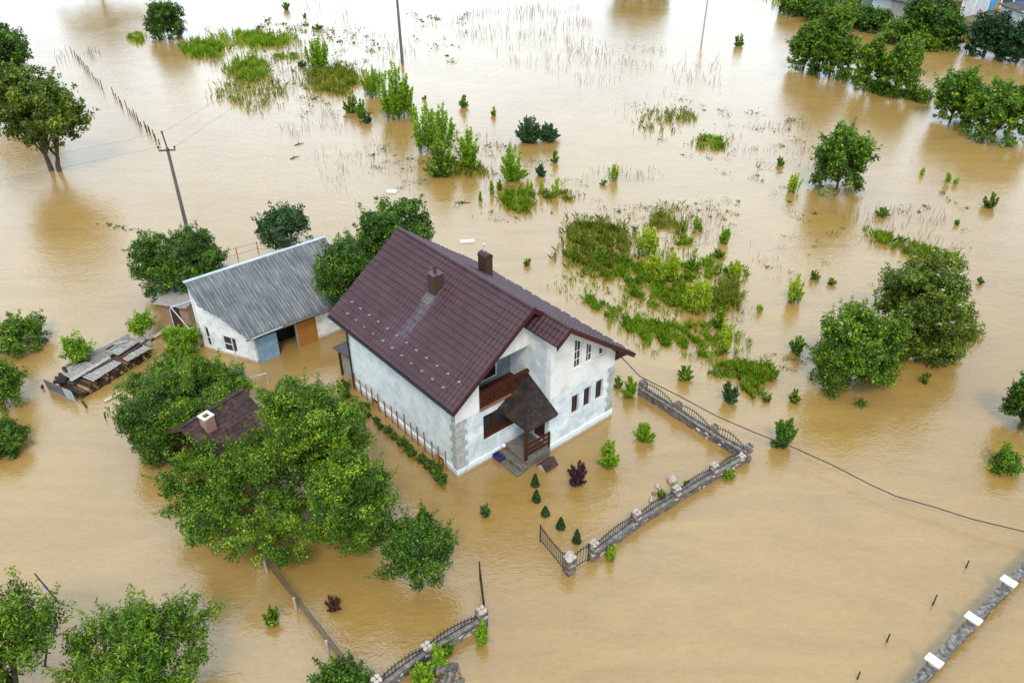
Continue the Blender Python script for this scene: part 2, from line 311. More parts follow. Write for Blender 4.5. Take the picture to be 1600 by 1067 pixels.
class MB:
    def __init__(s): s.v = []; s.f = []
    def add(s, vs, fs):
        n = len(s.v); s.v += [tuple(x) for x in vs]; s.f += [tuple(i + n for i in f) for f in fs]; return s
    def hexa(s, p):   # p: 4 bottom + 4 top
        return s.add(p, [(3, 2, 1, 0), (4, 5, 6, 7), (0, 1, 5, 4), (1, 2, 6, 5), (2, 3, 7, 6), (3, 0, 4, 7)])
    def box(s, x0, x1, y0, y1, z0, z1):
        return s.hexa([(x0, y0, z0), (x1, y0, z0), (x1, y1, z0), (x0, y1, z0), (x0, y0, z1), (x1, y0, z1), (x1, y1, z1), (x0, y1, z1)])
    def bar(s, a, b, w, h, up=(0, 0, 1), w2=None, h2=None):   # rectangular bar from a to b
        a = Vector(a); b = Vector(b); d = (b - a).normalized(); u = Vector(up)
        if abs(d.dot(u)) > .98: u = Vector((1, 0, 0))
        x = d.cross(u).normalized(); y = x.cross(d).normalized(); w2 = w2 or w; h2 = h2 or h
        def q(c, w, h): return [c - x * w / 2 - y * h / 2, c + x * w / 2 - y * h / 2, c + x * w / 2 + y * h / 2, c - x * w / 2 + y * h / 2]
        return s.hexa(q(a, w, h) + q(b, w2, h2))
    def tube(s, pts, rad, n=6, cap=True):
        pts = [Vector(p) for p in pts]; k = len(pts)
        if not hasattr(rad, '__len__'): rad = [rad] * k
        base = len(s.v); X = None
        for i, p in enumerate(pts):
            d = (pts[min(i + 1, k - 1)] - pts[max(i - 1, 0)])
            d = d.normalized() if d.length > 1e-9 else Vector((0, 0, 1))
            if X is None or abs(X.dot(d)) > .95: X = d.orthogonal().normalized()
            X = (X - d * X.dot(d)).normalized(); Y = d.cross(X)
            for j in range(n):
                a = 2 * math.pi * j / n; s.v.append(tuple(p + (X * math.cos(a) + Y * math.sin(a)) * rad[i]))
        for i in range(k - 1):
            for j in range(n):
                a = base + i * n + j; b = base + i * n + (j + 1) % n; s.f.append((a, b, b + n, a + n))
        if cap:
            s.f.append(tuple(base + j for j in reversed(range(n)))); s.f.append(tuple(base + (k - 1) * n + j for j in range(n)))
        return s
    def blob(s, c, r, seed=0, n=8, m=5, amp=.25):
        rr = random.Random(seed); b = len(s.v); c = Vector(c); r = Vector(r) if hasattr(r, '__len__') else Vector((r, r, r))
        for i in range(m + 1):
            th = math.pi * i / m
            for j in range(n):
                ph = 2 * math.pi * j / n; k = 1 + amp * (rr.random() - .5) * 2
                s.v.append((c.x + r.x * math.sin(th) * math.cos(ph) * k, c.y + r.y * math.sin(th) * math.sin(ph) * k, c.z + r.z * math.cos(th) * (k if 0 < i < m else 1)))
        for i in range(m):
            for j in range(n):
                s.f.append((b + i * n + j, b + i * n + n + j, b + i * n + n + (j + 1) % n, b + i * n + (j + 1) % n))
        return s
    def mesh(s, name):
        me = bpy.data.meshes.new(name); me.from_pydata(s.v, [], s.f); me.update(); return me
    def put(s, name, m, parent=None, loc=(0, 0, 0), rotz=0.0, bevel=0.0, smooth=False):
        me = s.mesh(name); o = obj(name, me, m, parent, loc, rotz)
        if smooth:
            for p in me.polygons: p.use_smooth = True
        if bevel:
            b = o.modifiers.new('bevel', 'BEVEL'); b.width = bevel; b.segments = 2; b.limit_method = 'ANGLE'
        return o
def np_quads(name, V, tint=None, n=4):
    """V: (k, n, 3) array of polygons -> mesh"""
    k = len(V); me = bpy.data.meshes.new(name); me.vertices.add(k * n); me.loops.add(k * n); me.polygons.add(k)
    me.vertices.foreach_set('co', np.ascontiguousarray(V, dtype=np.float32).ravel())
    me.loops.foreach_set('vertex_index', np.arange(k * n, dtype=np.int32)); me.polygons.foreach_set('loop_start', np.arange(0, k * n, n, dtype=np.int32))
    me.update(calc_edges=True)
    if tint is not None:
        a = me.attributes.new('tint', 'FLOAT', 'POINT'); a.data.foreach_set('value', np.repeat(np.clip(tint, 0, 1), n).astype(np.float32))
    return me
def unit(a): return a / np.maximum(np.linalg.norm(a, axis=-1, keepdims=True), 1e-9)
def leaves(P, Nb, size, rng, aspect=.62, jitter=.9):
    k = len(P); n = unit(Nb + rng.normal(0, jitter, (k, 3)) * .75 + np.array([0, 0, .25]))
    t = unit(np.cross(n, rng.normal(0, 1, (k, 3)))); b = np.cross(n, t)
    s = size * rng.uniform(.65, 1.35, (k, 1)) * .5; droop = n * s * .3
    return np.stack([P - t * s, P - b * s * aspect + droop * .2, P + t * s - droop, P + b * s * aspect + droop * .2], axis=1)

# ------------------------------------------------------------------ water, land, hidden riverbed
g = MB(); Rm = 1500.0
g.add([(-Rm, -400, 0), (Rm, -400, 0), (Rm, 2000, 0), (-Rm, 2000, 0)], [(0, 1, 2, 3)])
wat = g.put('water', M['water']); wat['kind'] = 'structure'; wat['label'] = 'muddy tan flood water covering everything between the house and the far bank'
wat['category'] = 'water'

# ------------------------------------------------------------------ the house (local axes: u along the front, v to the back, z up)
HA = R(40.55); HO = Vector((-2.708, 29.64, 0))
HU = Vector((math.cos(HA), math.sin(HA), 0)); HV = Vector((-math.sin(HA), math.cos(HA), 0))
def house_pt(u, v, z=0): return HO + HU * u + HV * v + Vector((0, 0, z))
def house_uv(p): q = p - HO; return q.dot(HU), q.dot(HV), q.z
house = empty('house', HO, HA, 'two storey whitewashed house with plum metal tile roof and front porch standing in the flood', 'house')
K = .7408; RU, RZ = 4.36, 8.40; UL, URr = -.554, 9.75; VF, VB = -.66, 10.62; VBAY = -1.6; VBF = -2.5; UB = 4.64; W_, D_ = 9.29, 9.82
BRU, BRZ = 5.0, RZ - K * (5.0 - RU); BLU = 4.15
def zl(u): return RZ - K * (RU - u)
def zr(u): return RZ - K * (u - RU)
def zb(u): return min(zr(u), BRZ - K * (BRU - u))
def panel(mb, P, brk, z0, ztop, holes=(), th=.28):
    """P(s,z,d) -> xyz. holes: (s0,s1,zb,zt0,zt1)"""
    bs = sorted(set([round(b, 4) for b in brk] + [round(x, 4) for h in holes for x in h[:2]]))
    bs = [b for b in bs if brk[0] - 1e-6 <= b <= brk[-1] + 1e-6]
    for a, b in zip(bs[:-1], bs[1:]):
        hs = sorted([h for h in holes if h[0] < b - 1e-5 and h[1] > a + 1e-5], key=lambda h: h[2])
        lo0 = lo1 = z0
        segs = []
        for h in hs:
            def ht(s): return h[3] + (h[4] - h[3]) * (s - h[0]) / (h[1] - h[0])
            segs.append((lo0, lo1, h[2], h[2])); lo0, lo1 = ht(a), ht(b)
        segs.append((lo0, lo1, ztop(a + 1e-4), ztop(b - 1e-4)))
        for (l0, l1, t0, t1) in segs:
            if t0 - l0 < .01 and t1 - l1 < .01: continue
            mb.hexa([P(a, l0, 0), P(b, l1, 0), P(b, l1, th), P(a, l0, th), P(a, t0, 0), P(b, t1, 0), P(b, t1, th), P(a, t0, th)])
    return mb
ZBAND = 3.42
fr = lambda s, z, d: (s, d, z)                    # recessed front, plane v=0
bf = lambda s, z, d: (s, VBAY + d, z)             # bay front
lf = lambda s, z, d: (d, s, z)                    # left wall, plane u=0
rf = lambda s, z, d: (W_ - d, s, z)               # right wall
bl = lambda s, z, d: (UB + d, s, z)               # bay's left cheek
def prd(P, dd): return lambda s, z, d: P(s, z, d - dd)
# long left wall, back, right
mb = MB(); panel(mb, lf, [0, D_], -.5, lambda s: zl(0) - .17, [(1.05, 1.95, -.5, .34, .34), (7.1, 8.0, -.5, .40, .40)])
mb.put('wall', M['wall_white'], house)['label'] = 'whitewashed blank long side wall with cement patches'
for a, b, h in ((1.05, 1.95, .34), (7.1, 8.0, .40)):
    MB().box(.16, .2, a, b, -.5, h).put('basement_window', M['dark'], house)
mb = MB(); panel(mb, lambda s, z, d: (s, D_ - d, z), [.3, RU, W_ - .3], -.5, lambda u: min(zl(u), zr(u)) - .17)
mb.put('wall', M['wall_grey'], house)
mb = MB(); panel(mb, rf, [VBAY + .3, D_], -.5, lambda s: zr(W_) - .17); mb.put('wall', M['wall_grey'], house)
# recessed front: lower storey with the wide window, upper storey with the balcony opening
WIN = (1.70, 3.72, 1.46, 2.95, 2.95)
mb = MB(); panel(mb, fr, [.3, UB], -.5, lambda s: ZBAND, [WIN]); mb.put('wall', M['wall_grey'], house)
BAL = (1.46, UB - .001, 3.52, 5.93, 5.93)
mb = MB(); panel(mb, prd(fr, .025), [0, RU, UB], ZBAND, lambda s: min(zl(s), zr(s)) - .17, [BAL], .33); mb.put('wall', M['wall_cream'], house)['label'] = 'cream rendered upper front around the balcony opening'
# bay front and its left cheek
LW = [(6.23, 6.74, 1.66, 2.84, 2.84), (7.10, 7.61, 1.66, 2.90, 2.90), (7.98, 8.51, 1.70, 2.94, 2.94)]
UW = [(6.22, 6.73, 4.54, 6.38, 6.05), (7.06, 7.53, 4.54, 5.79, 5.49), (8.00, 8.38, 4.55, 5.14, 4.90)]
mb = MB(); panel(mb, bf, [UB, W_], -.5, lambda s: ZBAND, LW); mb.put('wall', M['wall_grey'], house)
mb = MB(); panel(mb, prd(bf, .03), [UB, BRU, W_], ZBAND, lambda s: zb(s) - .16, UW, .31); mb.put('wall', M['wall_cream'], house)['label'] = 'cream rendered upper front of the bay with three stepped windows'
DOOR = (-1.32, -.42, .5, 2.55, 2.55)
mb = MB(); panel(mb, bl, [VBAY + .28, 1.5], -.5, lambda s: ZBAND, [DOOR]); mb.put('wall', M['wall_grey'], house)
mb = MB(); panel(mb, bl, [VBAY + .28, 1.5], ZBAND, lambda s: zb(UB) - .15); mb.put('wall', M['wall_grey'], house)
# loggia lining behind the balcony
mb = MB().box(1.3, UB - .003, 1.4, 1.5, 3.5, 5.948); mb.box(1.3, 1.4, .35, 1.4, 3.53, 5.948); mb.put('balcony_back_wall', M['grey_panel'], house)
MB().box(1.4, UB - .003, .3, 1.4, 3.4, 3.53).put('balcony_floor', M['wood_red'], house)
MB().box(1.4, UB - .003, .31, 1.4, 5.95, 6.0).put('balcony_ceiling', M['wall_grey'], house)
f = MB().box(2.50, 2.58, 1.34, 1.40, 3.78, 5.3).box(3.62, 3.70, 1.34, 1.40, 3.78, 5.3).box(2.58, 3.62, 1.34, 1.40, 5.22, 5.3).box(2.58, 3.62, 1.34, 1.40, 3.78, 3.86).put('window', M['white_frame'], house)
MB().box(2.58, 3.62, 1.37, 1.39, 3.86, 5.22).put('pane', M['glass'], f)
# plinth
mb = MB(); mb.hexa([(-.06, -.06, -.5), (0, -.06, -.5), (0, 1.05, -.5), (-.06, 1.05, -.5), (-.06, -.06, .42), (0, -.06, .46), (0, 1.05, .46), (-.06, 1.05, .42)])
for a, b in ((1.95, 7.1), (8.0, D_)): mb.hexa([(-.06, a, -.5), (0, a, -.5), (0, b, -.5), (-.06, b, -.5), (-.06, a, .42), (0, a, .46), (0, b, .46), (-.06, b, .42)])
mb.hexa([(0, -.06, -.5), (2.94, -.06, -.5), (2.94, 0, -.5), (0, 0, -.5), (0, -.06, .42), (2.94, -.06, .42), (2.94, 0, .46), (0, 0, .46)])
mb.hexa([(UB - .06, VBAY - .08, -.5), (W_ + .06, VBAY - .08, -.5), (W_ + .06, VBAY, -.5), (UB - .06, VBAY, -.5), (UB - .06, VBAY - .08, .44), (W_ + .06, VBAY - .08, .44), (W_ + .06, VBAY, .48), (UB - .06, VBAY, .48)])
mb.box(W_, W_ + .06, VBAY, D_, -.5, .44); mb.put('plinth', M['plinth'], house)
# quoins
rq = random.Random(4); mb = MB(); z = .47
i = 0
while z < 3.3:
    a, b = (.66, .26) if i % 2 == 0 else (.50, .42)
    mb.box(-.06, a, -.06, b, z, min(z + .30, 3.40)); z += .335; i += 1
o = mb.put('corner_quoins', M['quoin'], house, bevel=.02); o['label'] = 'grey cement quoin blocks on the near corner'
mb = MB(); z = .5; i = 0
while z < 3.3:
    a, b = (.46, .30) if i % 2 == 0 else (.34, .44)
    mb.box(W_ - a, W_ + .035, VBAY - .04, VBAY + b, z, min(z + .315, 3.44)); z += .335; i += 1
mb.put('corner_quoins', M['quoin'], house, bevel=.02)
# lower bay windows: brown frames with a dark central stile
for h in LW:
    s0, s1, z0, z1 = h[0], h[1], h[2], h[3]; v = VBAY + .13
    f = MB().box(s0, s0 + .07, v, v + .07, z0, z1).box(s1 - .07, s1, v, v + .07, z0, z1).box(s0 + .07, s1 - .07, v, v + .07, z1 - .07, z1).box(s0 + .07, s1 - .07, v, v + .07, z0, z0 + .09).box((s0 + s1) / 2 - .045, (s0 + s1) / 2 + .045, v - .004, v + .066, z0 + .09, z1 - .07).put('window', M['wood_red'], house)
    MB().box(s0 + .07, s1 - .07, v + .035, v + .05, z0 + .09, z1 - .07).put('pane', M['glass'], f)
    MB().box(s0 - .03, s1 + .03, VBAY - .05, VBAY + .13, z0 - .05, z0 - .003).put('sill', M['wall_cream'], f)
# upper bay windows: white frames with sloping heads and glazing bars
for h in UW:
    s0, s1, z0, t0, t1 = h; v = VBAY + .05
    zt = lambda s: t0 + (t1 - t0) * (s - s0) / (s1 - s0)
    mb = MB()
    def strip(a, b, za0, za1, zb0, zb1): mb.hexa([(a, v, za0), (b, v, zb0), (b, v + .07, zb0), (a, v + .07, za0), (a, v, za1), (b, v, zb1), (b, v + .07, zb1), (a, v + .07, za1)])
    strip(s0, s0 + .055, z0, zt(s0), z0, zt(s0 + .055)); strip(s1 - .055, s1, z0, zt(s1 - .055), z0, zt(s1))
    strip(s0 + .055, s1 - .055, z0, z0 + .07, z0, z0 + .07)
    strip(s0 + .055, s1 - .055, zt(s0 + .055) - .06, zt(s0 + .055), zt(s1 - .055) - .06, zt(s1 - .055))
    nb = max(1, round((t1 - z0) / .45)) - 1
    for j in range(1, nb + 1):
        zz = z0 + (t1 - z0) * j / (nb + 1); mb.box(s0 + .055, s1 - .055, v + .005, v + .05, zz - .018, zz + .018)
    sm = (s0 + s1) / 2
    if t1 - z0 > .6: mb.box(sm - .015, sm + .015, v + .008, v + .045, z0 + .07, zt(sm) - .055)
    f = mb.put('window', M['white_frame'], house)
    MB().hexa([(s0 + .05, v + .03, z0 + .05), (s1 - .05, v + .03, z0 + .05), (s1 - .05, v + .04, z0 + .05), (s0 + .05, v + .04, z0 + .05), (s0 + .05, v + .03, zt(s0) - .06), (s1 - .05, v + .03, zt(s1) - .06), (s1 - .05, v + .04, zt(s1) - .06), (s0 + .05, v + .04, zt(s0) - .06)]).put('pane', M['glass'], f)
    MB().box(s0 - .04, s1 + .04, VBAY - .08, VBAY + .05, z0 - .045, z0 - .003).put('sill', M['white_frame'], f)
# wide ground floor window
s0, s1, z0, z1, _ = WIN; v = .10
mb = MB().box(s0, s0 + .07, v, v + .08, 1.84, z1).box(s1 - .07, s1, v, v + .08, 1.84, z1).box(s0 + .07, s1 - .07, v, v + .08, z1 - .07, z1).box(s0 + .07, s1 - .07, v, v + .08, 1.84, 1.92)
mb.box(s0 + .62, s0 + .80, v - .01, v + .075, 1.92, z1 - .07)
f = mb.put('window', M['wood_orange'], house); f['label'] = 'wide brown framed ground floor window with red brown apron'
f.data.materials[0] = M['wood_red']
MB().box(s0 + .07, s1 - .07, v + .04, v + .055, 1.92, z1 - .07).put('pane', M['glass'], f)
MB().box(s0, s1, .02, .16, z0, 1.835).put('apron', M['wood_red'], f)
MB().box(s0 - .03, s1 + .03, -.06, .10, 1.80, 1.84).put('sill', M['wood_red'], f)
# balcony railing: timber panel with crossed boards and a broad top rail
mb = MB().box(BAL[0], UB - .01, -.10, .10, 4.40, 4.48).box(BAL[0], UB - .01, -.05, .04, 3.56, 3.70).box(BAL[0], UB - .01, -.04, .03, 4.28, 4.40)
for a in (BAL[0], 2.45, 3.5, UB - .11): mb.box(a, a + .1, -.045, .045, 3.70, 4.28)
for a, b in ((1.56, 2.45), (2.55, 3.5), (3.6, 4.53)):
    mb.bar((a, -.01, 3.70), (b, -.01, 4.28), .05, .10, (0, 1, 0)); mb.bar((a, .015, 4.28), (b, .015, 3.70), .05, .10, (0, 1, 0))
mb.box(BAL[0] + .1, UB - .11, .045, .065, 3.70, 4.28)
mb.put('balcony_railing', M['wood_red'], house)
MB().box(BAL[0] - .02, UB - .01, -.13, -.03, 3.46, 3.52).put('balcony_sill', M['stake'], house)
# front door under the porch
MB().box(UB + .12, UB + .18, DOOR[0], DOOR[1], .5, 2.55).put('door', M['wood_red'], house)
# metal tile roof: real stepped, waved sheets
def tiled(name, us, ridge_u, ridge_z, sgn, v0, v1, parent, cut=None, per=.27, row=.365, amp=.026, stp=.055):
    cs = 1 / math.sqrt(1 + K * K); u0, u1 = us; Ls = abs(u1 - u0) / cs
    nv = int((v1 - v0) / (per / 5)); rows = int(Ls / row) + 1
    vs = np.linspace(v0, v1, nv); ph = (vs / per) % 1
    wave = amp * (np.maximum(0, np.sin(ph * 2 * np.pi)) ** .8 - .35 * (ph > .5))
    nx, nzv = sgn * K * cs, cs
    T = []
    for r in range(rows):
        a = r * row; b = min((r + 1) * row, Ls)
        if b - a < .02: continue
        T += [(a, 0.0), (a + (b - a) * .5, stp * .45), (b - .001, stp)]
    V = []
    for (t_, h) in T:
        x = u0 + sgn * t_ * cs; zc = ridge_z - K * (abs(x - ridge_u)); hh = wave + h + .010 * np.sin(vs * 1.9 + t_ * 2.3) + .006 * np.sin(vs * 5.3 - t_ * 3.1)
        V.append(np.stack([x + nx * hh, vs, zc + nzv * hh], 1))
    V = np.concatenate(V); F = []
    for i in range(len(T) - 1):
        xm = u0 + sgn * (T[i][0] + T[i + 1][0]) / 2 * cs
        for j in range(nv - 1):
            if cut and cut(xm, (vs[j] + vs[j + 1]) / 2): continue
            a = i * nv + j
            F.append((a, a + 1, a + nv + 1, a + nv) if sgn < 0 else (a, a + nv, a + nv + 1, a + 1))
    me = bpy.data.meshes.new(name); me.from_pydata(V.tolist(), [], F); me.update()
    return obj(name, me, M['roof'], parent)
roof = tiled('roof', (RU, UL), RU, RZ, -1, VF, VB, house); roof['label'] = 'plum metal tile roof with snow guards and a pale wet streak below the chimney'
roof2 = tiled('roof_slope', (RU, URr), RU, RZ, 1, VBF, VB, roof, cut=lambda x, v: v < VF and x < BRU)
roof3 = tiled('bay_roof', (BRU, BLU), BRU, BRZ, -1, VBF, .02, roof)
# soffits (under-boarding), fascias, ridge caps
def slab(mb, a, b, c, d, t0, t1):   # quad offset downward by t0..t1 in z
    mb.hexa([(p[0], p[1], p[2] - t1) for p in (a, b, c, d)] + [(p[0], p[1], p[2] - t0) for p in (a, b, c, d)])
mb = MB()
slab(mb, (UL + .03, VF + .03, zl(UL + .03)), (RU, VF + .03, RZ), (RU, VB - .03, RZ), (UL + .03, VB - .03, zl(UL + .03)), .03, .13)
slab(mb, (RU, VF + .03, RZ), (URr - .03, VF + .03, zr(URr - .03)), (URr - .03, VB - .03, zr(URr - .03)), (RU, VB - .03, RZ), .03, .13)
slab(mb, (BRU, VBF + .03, BRZ), (URr - .03, VBF + .03, zr(URr - .03)), (URr - .03, VF + .03, zr(URr - .03)), (BRU, VF + .03, BRZ), .03, .13)
slab(mb, (BLU + .03, VBF + .03, zb(BLU + .03)), (BRU, VBF + .03, BRZ), (BRU, -.02, BRZ), (BLU + .03, -.02, zb(BLU + .03)), .03, .12)
mb.put('soffit', M['wood_red'], roof)
mb = MB()
def rake(u0, z0, u1, z1, v, h=.24): mb.hexa([(u0, v - .02, z0 - h), (u1, v - .02, z1 - h), (u1, v + .025, z1 - h), (u0, v + .025, z0 - h), (u0, v - .02, z0 + .05), (u1, v - .02, z1 + .05), (u1, v + .025, z1 + .05), (u0, v + .025, z0 + .05)])
for rk in ((UL, zl(UL), RU, RZ, VF), (RU, RZ, BRU + .3, zr(BRU + .3), VF), (BLU, zb(BLU), BRU, BRZ, VBF), (BRU, BRZ, URr, zr(URr), VBF), (UL, zl(UL), RU, RZ, VB), (RU, RZ, URr, zr(URr), VB)):
    mb = MB(); rake(*rk); mb.put('rake_board', M['fascia'], roof)
def half_pipe(u, z, v0, v1, r=.10):
    m = MB(); n = 8
    for v in (v0, v1): m.v += [(u + r * math.cos(math.pi * j / n) * 1.25, v, z - .045 + r * math.sin(math.pi * j / n)) for j in range(n + 1)]
    m.f += [(j, j + 1, n + 2 + j, n + 1 + j) for j in range(n)] + [tuple(range(n + 1)), tuple(reversed(range(n + 1, 2 * n + 2)))]
    return m
half_pipe(RU, RZ + .05, VF - .03, VB + .03).put('ridge_cap', M['roof'], roof, smooth=False)
half_pipe(BRU, BRZ + .04, VBF - .03, VF + .1, .085).put('ridge_cap', M['roof'], roof)
mb = MB().tube([(UL - .06, VF, zl(UL) - .07), (UL - .06, VB, zl(UL) - .11)], .065, 8)
mb.box(UL - .005, UL + .02, VF + .03, VB - .03, zl(UL) - .2, zl(UL) - .02)
mb.tube([(UL - .06, VB - .55, zl(UL) - .12), (-.12, VB - .75, 4.25), (-.09, D_ - .1, 4.1), (-.09, D_ - .1, -.3)], .05, 8)
mb.put('gutter', M['iron'], roof)
mb = MB().tube([(URr + .06, VBF, zr(URr) - .07), (URr + .06, VB, zr(URr) - .11)], .065, 8); mb.put('gutter', M['fascia'], roof)
# carved bracket under the right end of the bay eave
mb = MB(); mb.hexa([(W_, VBAY - .85, 4.55), (W_ + .4, VBAY - .85, 4.3), (W_ + .4, VBAY - .7, 4.3), (W_, VBAY - .7, 4.55), (W_, VBAY - .85, 4.68), (W_ + .4, VBAY - .85, 4.4), (W_ + .4, VBAY - .7, 4.4), (W_, VBAY - .7, 4.68)])
mb.hexa([(W_ - .02, VBAY - .8, 4.5), (W_ + .08, VBAY - .8, 4.5), (W_ + .08, VBAY - .02, 3.7), (W_ - .02, VBAY - .02, 3.7), (W_ - .02, VBAY - .8, 4.62), (W_ + .08, VBAY - .8, 4.62), (W_ + .08, VBAY - .02, 4.62), (W_ - .02, VBAY - .02, 4.62)])
mb.put('eave_bracket', M['fascia'], house)
# chimneys
cu, cv = 2.95, 5.25; zt = zl(cu)
ch = MB().box(cu - .29, cu + .29, cv - .29, cv + .29, zt - .6, zt + .95).put('chimney', M['fascia'], roof, bevel=.012); ch['label'] = 'square dark brown chimney with a round flue, low on the near slope'
ch.data.materials[0] = M['wood_dark']
MB().box(cu - .33, cu + .33, cv - .33, cv + .33, zt + .95, zt + 1.0).put('chimney_cap', M['roof'], ch)
MB().tube([(cu, cv, zt + 1.0), (cu, cv, zt + 1.38), (cu, cv, zt + 1.40)], [.085, .085, .06], 10).put('flue', M['wood_dark'], ch)
mb = MB(); slab(mb, (cu - .75, cv - .36, zl(cu - .75) + .07), (cu - .30, cv - .36, zl(cu - .30) + .07), (cu - .30, cv + .36, zl(cu - .30) + .07), (cu - .75, cv + .36, zl(cu - .75) + .07), 0, .03)
mb.put('flashing', M['pole'], ch)
bu, bv = 6.75, 5.95; zt = zr(bu)
ch = MB().box(bu - .24, bu + .24, bv - .33, bv + .33, zt - .6, zt + 1.12).put('chimney', M['wood_dark'], roof); ch['label'] = 'brown rectangular chimney with a rounded hood, beyond the ridge'
m = half_pipe(0, 0, -.36, .36, .24); m.v = [(bu + x * .9, bv + y, z + zt + 1.13) for x, y, z in m.v]; m.put('chimney_hood', M['roof'], ch)
mb = MB().tube([(bu, bv + .1, zt + 1.33), (bu, bv + .1, zt + 1.75)], .03, 6); mb.box(bu - .11, bu + .11, bv + .04, bv + .16, zt + 1.72, zt + 1.78); mb.put('aerial', M['steel'], ch)
# snow guards: small bright hooks, two rows on the near slope, one along the far eave
def guard_mesh():
    m = MB().box(-.05, .05, -.012, .012, 0, .012); m.hexa([(-.055, -.07, 0), (-.035, -.07, 0), (-.035, .07, 0), (-.055, .07, 0), (-.055, -.06, .07), (-.035, -.06, .07), (-.035, .06, .07), (-.055, .06, .07)]); return m.mesh('snow_guard')
gm = guard_mesh(); gm.materials.append(M['steel'])
gp = []
for j in range(12):
    gp.append((.50, VB - .95 - j * .865)); gp.append((-.02, VB - 1.25 - j * .865))
for (u, v) in gp[:-1]:
    o = obj('snow_guard', gm, None, roof, (u, v, zl(u) + .045)); o.rotation_euler = (0, -math.atan(K), 0); o.scale = (1.15, 1.0, 1.3)
for j in range(13):
    u = URr - .28; o = obj('snow_guard', gm, None, roof, (u, VBF + .4 + j * .8, zr(u) + .05)); o.rotation_euler = (0, math.atan(K), math.pi) if False else (0, math.atan(K), 0); o.scale = (-1.3, 1.6, 1.2)
# porch: quarter-hip shingle roof in the inner corner, post, railing, steps
AP = (UB, 0, 4.20); e0 = 3.0; c0 = (2.62, 0, e0); c1 = (2.62, -2.26, e0); c2 = (UB, -2.26, e0)
def hipface(mb, A, B, C_, n=9, th=.06, lip=.018):
    A, B, C_ = map(Vector, (A, B, C_)); nn = (B - A).cross(C_ - A).normalized()
    if nn.z < 0: nn = -nn
    for i in range(n):
        for q in (0,):
            t0, t1 = i / n, (i + 1) / n
            p0, p1 = A.lerp(B, t0), A.lerp(C_, t0); p2, p3 = A.lerp(C_, t1), A.lerp(B, t1)
            h = nn * lip
            top = [p0, p1, p2 + h, p3 + h]; dn = Vector((0, 0, -th))
            mb.hexa([x + dn for x in top] + top)
mb = MB(); hipface(mb, AP, c0, c1); hipface(mb, AP, c1, c2)
pr = mb.put('porch_roof', M['shingle'], house); pr['label'] = 'dark brown mottled shingle porch roof, kite shaped'
MB().bar(AP, (c1[0], c1[1], e0 + .02), .10, .05).put('hip_cap', M['shingle'], pr)
mb = MB().box(2.64, 2.69, -2.22, -.01, e0 - .17, e0 - .065).box(2.69, UB - .01, -2.22, -2.17, e0 - .17, e0 - .065)
mb.bar((2.95, -1.72, e0 - .11), (UB - .01, -1.72, e0 - .11), .12, .12); mb.bar((3.02, -1.66, e0 - .11), (3.02, -.01, e0 - .11), .12, .12); mb.put('porch_beam', M['wood_dark'], pr)
MB().box(2.95, 3.09, -1.79, -1.65, .50, e0 - .17).put('porch_post', M['wood_red'], house)
mb = MB()
for z in (.78, 1.06, 1.36): mb.box(3.09, UB - .01, -1.755, -1.705, z, z + .14)
mb.box(UB - .12, UB - .012, -1.765, -1.695, .5, 1.52); mb.put('porch_railing', M['wood_red'], house)
st = MB().box(2.95, UB - .065, -1.86, -.07, -.5, .49).put('porch_steps', M['step'], house, bevel=.015); st['label'] = 'grey concrete porch platform with two side steps'
MB().box(2.58, 2.947, -1.93, -.07, -.5, .29).put('step', M['step'], st, bevel=.015); MB().box(2.22, 2.577, -1.98, -.07, -.5, .09).put('step', M['step'], st, bevel=.015)
# small lean-to canopy on the back left corner
cn = MB(); cn.hexa([(-.10, D_ + .03, 1.98), (1.5, D_ + .03, 1.98), (1.5, 11.75, 1.74), (-.10, 11.75, 1.74), (-.10, D_ + .03, 2.06), (1.5, D_ + .03, 2.06), (1.5, 11.75, 1.82), (-.10, 11.75, 1.82)])
cn = cn.put('rear_canopy', M['felt'], house); cn['label'] = 'small dark lean-to canopy on red brown posts at the back corner'
for u in (.02, 1.3): MB().box(u, u + .12, 11.25, 11.37, -.5, 1.79).put('post', M['wood_red'], cn)
MB().box(.18, .24, 10.1, 11.2, -.5, 1.72).put('side_panel', M['concrete'], cn)
# things around the porch
p = house_pt(3.88, -2.38)
kn = empty('dog_kennel', p, HA + R(2), 'small kennel with plum brown gabled top, half sunk beside the porch steps', 'kennel')
mb = MB(); mb.add([(-.38, -.28, -.4), (.38, -.28, -.4), (.38, .28, -.4), (-.38, .28, -.4), (-.38, -.28, .16), (.38, -.28, .16), (.38, .28, .16), (-.38, .28, .16), (-.38, 0, .42), (.38, 0, .42)], [(3, 2, 1, 0), (0, 1, 5, 4), (2, 3, 7, 6), (1, 2, 6, 9, 5), (3, 0, 4, 8, 7), (4, 5, 9, 8), (6, 7, 8, 9)])
mb.put('body', M['wood_orange'], kn).data.materials[0] = M['wood_pale']
mb = MB()
for s in (-1, 1): mb.hexa([(-.44, s * .36, .11), (.44, s * .36, .11), (.44, 0, .46), (-.44, 0, .46), (-.44, s * .36, .15), (.44, s * .36, .15), (.44, 0, .50), (-.44, 0, .50)])
mb.put('roof', M['shingle_plum'], kn)
p = house_pt(2.45, -.25, .09)
bx = empty('blue_crate', house_pt(2.40, -.34, .09), HA, 'dark blue plastic crate left on the lowest porch step by the wall', 'crate')
mb = MB().box(-.22, .22, -.3, .3, 0, .03).box(-.22, -.19, -.3, .3, .03, .2).box(.19, .22, -.3, .3, .03, .2).box(-.19, .19, -.3, -.27, .03, .2).box(-.19, .19, .27, .3, .03, .2)
mb.put('body', M['blue_plastic'], bx).data.materials[0] = mat_noise('navy_plastic', [(.3, (.018, .018, .09)), (.7, (.04, .04, .16))], 4, .4)
